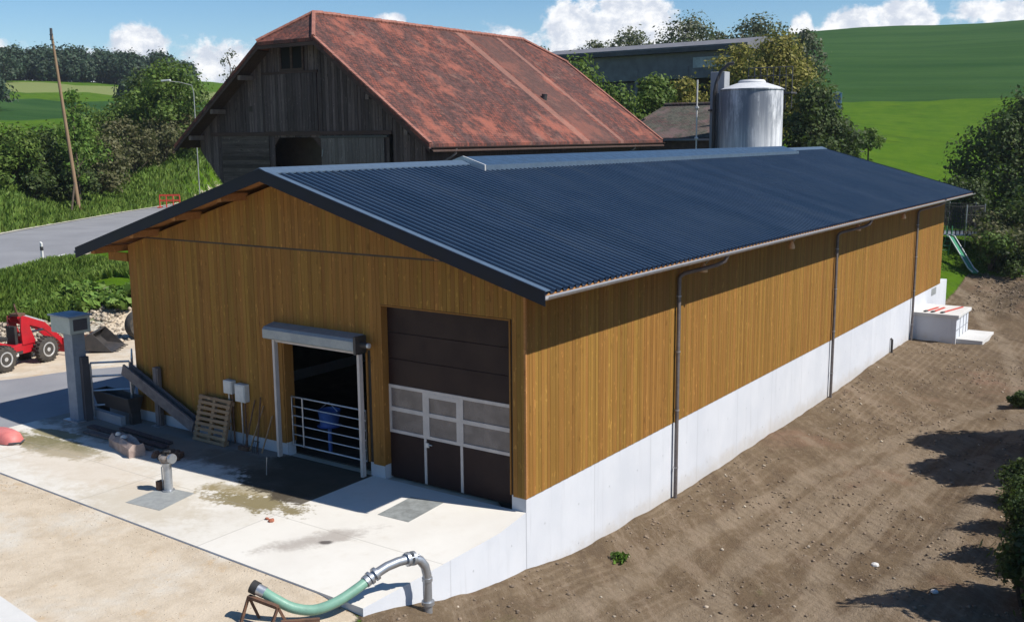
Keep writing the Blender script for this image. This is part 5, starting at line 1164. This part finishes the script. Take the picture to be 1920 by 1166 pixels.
# right hand shrubs
for i,(az,D,sl,r,mt,n,lab) in enumerate(((-8.2,77,.031,5.2,'dark',20000,'big dark conical evergreen at the right edge above the barn corner'),)):
    x,y,h=by_top(az,D,sl); tree('evergreen',lab,'tree',x,y,h,r,mt,n,.26,.3,low=.04,blobs=26)
RB=[(-8.9,65.5,3.2,2.4,'brownish','brownish twiggy bush between trampoline and picture edge'),(-8.8,63,2.8,2.6,'brownish','wide brownish bush at the right picture edge behind the slide'),(-9.6,61.5,2.3,1.7,'mid','mid green bush right of the slide'),(-8.3,61,1.8,1.5,'dark','low dark bush at the right picture edge by the lawn'),(-10.6,72.5,4.0,2.6,'dark','dark bush behind the trampoline'),(-8.2,66,4.4,2.6,'dark','dark bush under the evergreen at the right edge')]
for az,D,h,r,mt,lab in RB:
    x,y=polar(az,D); bush('garden_bush',lab,x,y,h,r,mt,int(2600*r/2),.2,'bushes around the lawn')
# trees at the right that shade the bare earth
tree('shade_tree','dense tree just outside the right edge whose shade falls on the earth','tree',8.9,17.0,5.4,2.2,'dark',22000,.24,.2,low=.06,blobs=24)
tree('shade_tree','dense tree outside the right edge, nearer than its taller neighbour','tree',9.6,14.3,5.6,2.0,'dark',17000,.24,.2,low=.06,blobs=22)
tree('shade_tree','conifer low right outside the frame near the camera side','tree',9.9,4.3,5.0,1.9,'dark',12000,.18,.18,conic=True,low=.06,blobs=26)
RE=[(5.85,21.5,.7,.55,'dark','small dark tuft at the right edge on the upper bare earth'),(7.85,8.8,1.7,.9,'dark','dark evergreen shrub at the right edge below the tree shade'),(8.05,7.0,1.8,.9,'dark','dark evergreen shrub at the bottom right edge'),(7.55,11.0,1.3,.75,'mid','looser green shrub at the right edge, upper one'),(8.45,4.6,1.7,.9,'dark','dark shrub in the very bottom right corner')]
for x,y,h,r,mt,lab in RE: bush('edge_shrub',lab,x,y,h,r,'dark',4600,.085,'shrubs along the right edge')
# garden things
def garden():
    x,y=polar(-11.25,67); z=G(x,y)
    g=thing('trampoline','round garden trampoline with dark safety net behind the barn corner','trampoline',(x,y,z))
    MB().lathe((x,y,z+.72),[(1.3,0),(1.42,.03),(1.5,0),(1.5,-.05),(1.3,-.05)],32).build('frame_pad',M['galv'],g,smooth=True); MB().lathe((x,y,z+.69),[(1.29,0),(1.29,.02)],32).build('jump_mat',M['black'],g)
    for k in range(6):
        a=k*math.pi/3; px,py=x+1.5*math.cos(a),y+1.5*math.sin(a); MB().tube([(px,py,z),(px,py,z+2.5)],.035,6).build('net_pole',M['galv'],g)
    m=MB(); 
    for k in range(40):
        a=k*math.pi/20; m.tube([(x+1.44*math.cos(a),y+1.44*math.sin(a),z+.75),(x+1.44*math.cos(a+.12),y+1.44*math.sin(a+.12),z+2.4)],.022,4); m.tube([(x+1.44*math.cos(a),y+1.44*math.sin(a),z+.75),(x+1.44*math.cos(a-.12),y+1.44*math.sin(a-.12),z+2.4)],.022,4)
    for zz in (1.1,1.5,1.9,2.4): m.tube([(x+1.44*math.cos(k*math.pi/12),y+1.44*math.sin(k*math.pi/12),z+zz) for k in range(25)],.02,4,cap=False)
    m.build('safety_net',M['black'],g)
    x0,y0=polar(-11.6,63.5); x1,y1=polar(-10.25,60.6); z0=G(x0,y0)+1.25; z1=G(x1,y1)+.12
    g=thing('garden_slide','green plastic children slide on the lawn','slide',(x1,y1,z1))
    d=Vector((x1-x0,y1-y0,z1-z0)); pts=[(x0,y0,z0),(x0+.1*d.x,y0+.1*d.y,z0-.02),(x0+.85*d.x,y0+.85*d.y,z1+.15),(x1,y1,z1)]
    for i in range(3): MB().bar(pts[i],pts[i+1],.30,.04).build('chute',M['green'],g)
    s=Vector((-d.y,d.x,0)).normalized()*.16
    for sg in (-1,1): MB().tube([tuple(Vector(p)+s*sg+Vector((0,0,.08))) for p in pts],.035,6).build('side_rim',M['plastic'],g)
    for sg in (-1,1): MB().tube([tuple(Vector(pts[0])+s*sg+Vector((0,0,.6))),tuple(Vector(pts[0])+s*sg),tuple(Vector(pts[0])+s*sg*1.6-Vector((d.x,d.y,0))*.18-Vector((0,0,1.3)))],.03,6).build('ladder_leg',M['green'],g)
    for k in range(4): q=Vector(pts[0])-Vector((d.x,d.y,0))*.04*k-Vector((0,0,.28*k)); MB().tube([tuple(q+s),tuple(q-s)],.025,6).build('rung',M['green'],g)
garden()
# ================================================================ roadside things
def road_things():
    x,y=polar(-58.05,65); z=2.0
    x0,y0=polar(-57.95,80.5); z0=G(x0,y0)
    g=thing('utility_pole','tall bare wooden utility pole leaning slightly in front of the hedge','utility pole',(x0,y0,z0)); tx,ty=polar(-58.62,80.5); zt=CZ+.096*80.5
    MB().tube([(x0,y0,z0-.5),(tx,ty,zt)],[.15,.085],12).build('pole_shaft',M['polewood'],g,smooth=True)
    MB().tube([(tx,ty,zt-.7),(tx+.02,ty,zt+.12)],[.10,.09],10).build('pole_cap',M['greydark'],g,smooth=True)
    for k in range(3): MB().tube([(tx-.2,ty,zt-.3-k*.35),(tx+.2,ty,zt-.3-k*.35)],.03,6).build('insulator_pin',M['greydark'],g)
    bx,by=polar(-58.4,79.5); MB().tube([(bx,by,G(bx,by)-.2),(x0*.82+tx*.18,y0*.82+ty*.18,z0*.82+zt*.18-.1)],.07,8).build('strut',M['bark'],g,smooth=True)
    x,y=polar(-51.95,96); z=G(x,y); zt=CZ+.052*96
    g=thing('street_lamp','street lamp with slim pole and white head above the hedge near the old barn','street lamp',(x,y,z)); hx,hy=polar(-53.3,95)
    MB().tube([(x,y,z),(x,y,zt-.8),(x-.1,y-.1,zt-.2),((x+hx)/2,(y+hy)/2,zt+.02),(hx,hy,zt+.1)],[.05,.04,.03,.025,.025],8).build('lamp_pole',M['plate'],g,smooth=True)
    MB().bar((hx-.35,hy-.2,zt+.10),(hx+.35,hy+.2,zt+.16),.3,.14).build('lamp_head',M['plastic'],g,bevel=.03)
    # red barrier
    x,y=polar(-53.5,86.5); z=2.1
    g=thing('road_barrier','red plastic road barrier standing at the far side of the road','barrier',(x,y,z),rz=math.radians(36))
    for s in (-.8,-.27,.27,.8): MB().tube([(s,0,0),(s,0,.95)],.05,6).build('upright',M['redp'],g)
    for zz,mt in ((.98,'redp'),(.55,'redp')): MB().box(-.8,.8,-.03,.03,zz-.07,zz+.07).build('board',M[mt],g)
    for s in (-.8,.8): MB().box(s-.12,s+.12,-.35,.35,-.0,.07).build('foot',M['redp'],g)
    x,y=polar(-59.9,51.0); z=G(x,y)
    g=thing('delineator_post','small white road marker post on the near verge of the road','marker post',(x,y,z)); MB().prism([(x-.07,z-.1),(x+.07,z-.1),(x+.06,z+.95),(x-.06,z+1.02)],1,y-.04,y+.04).build('post_body',M['plastic'],g); MB().box(x-.068,x+.068,y-.045,y+.045,z+.62,z+.8).build('black_band',M['black'],g)
road_things()
# stones and clods on the bare earth, gravel stones in the yard
def scatter(name,label,n,fx,mat,s0,s1):
    x,y=fx(n); z=terr(x,y); n=len(x); s=s0+(s1-s0)*RNG.random(n)**4
    base=np.array([(1,0,0),(-1,0,0),(0,1,0),(0,-1,0),(0,0,1),(0,0,-1)],float); F0=np.array([(0,2,4),(2,1,4),(1,3,4),(3,0,4),(2,0,5),(1,2,5),(3,1,5),(0,3,5)])
    sc=s[:,None,None]*(.6+.8*RNG.random((n,6,1)))*np.array([1,1,.7]); a=RNG.random(n)*6.28; ca,sa=np.cos(a),np.sin(a)
    b=base[None]*sc; X=b[:,:,0]*ca[:,None]-b[:,:,1]*sa[:,None]; Y=b[:,:,0]*sa[:,None]+b[:,:,1]*ca[:,None]
    V=np.stack([X+x[:,None],Y+y[:,None],b[:,:,2]+z[:,None]+s[:,None]*.25],2).reshape(-1,3); F=(F0[None]+6*np.arange(n)[:,None,None]).reshape(-1,3)
    o=rawmesh(name,V,F,M[mat]); o['label']=label; struct(o,'stuff')
def rect(x0,x1,y0,y1,c=None):
    def f(n):
        x=x0+(x1-x0)*RNG.random(n); y=y0+(y1-y0)*RNG.random(n)
        if c is None: return x,y
        k=c(x,y); return x[k],y[k]
    return f
scatter('earth_clods','loose clods on the bare brown earth',16000,rect(.15,10,-12,36,lambda x,y:vnoise(x,y,1.8)+.2*vnoise(x,y,.5)>-.1),'clod',.008,.055)
scatter('earth_stones','pale stones scattered over the bare earth',500,rect(.3,10,-12,30),'stone',.012,.06)
scatter('mound_stones','stones and clods on the earth mound beyond the long wall',1200,rect(.5,5,37,44.5),'clod',.02,.09)
scatter('yard_gravel','loose gravel stones on the yard',7000,rect(-12,0,-12,-4.7),'gravelstone',.005,.016)
scatter('loose_grit','gravel grit spilled over the slab edges',1400,rect(-14,0,-5.0,-4.35,lambda x,y:RNG.random(len(x))<np.clip((-4.3-y)*1.6,0,1)),'stone',.005,.018)
scatter('rubble','broken pale rubble on the bank behind the loader',3200,lambda n: filt(rnd_polar(-63,-55.2,39.5,45),lambda x,y:x<-22.5)(n),'stone',.03,.16)
for i,(x,y,s) in enumerate(((5.45,5.4,.09),(6.9,4.3,.08),(2.0,-1.9,.07))):
    z=G(x,y); m=MB().lathe((0,0,0),[(s*.5,-s*.4),(s,-.1*s),(s*.9,s*.25),(s*.4,s*.5)],7); m.xf(Matrix.Translation((x,y,z+s*.2))); tag(m.build('field_stone',M['conc'],loc=(x,y,z)),['white stone lying alone in the middle of the bare earth','white stone near the bottom tree shade','pale stone near the near end of the long wall'][i],'stone','single white stones')
# ================================================================ thin summer haze
def haze():
    m=bpy.data.materials.new('haze'); m.use_nodes=True; nt=m.node_tree; nt.nodes.clear()
    o=MB().box(-930,730,-530,960,-4.5,52).build('haze',m)
    out=nt.nodes.new('ShaderNodeOutputMaterial'); v=nt.nodes.new('ShaderNodeVolumePrincipled')
    v.inputs['Density'].default_value=.0002; v.inputs['Color'].default_value=(.84,.91,1,1); v.inputs['Anisotropy'].default_value=.3
    nt.links.new(v.outputs[0],out.inputs['Volume']); o['label']='thin pale air haze over the far hills'; struct(o,'stuff')
haze()
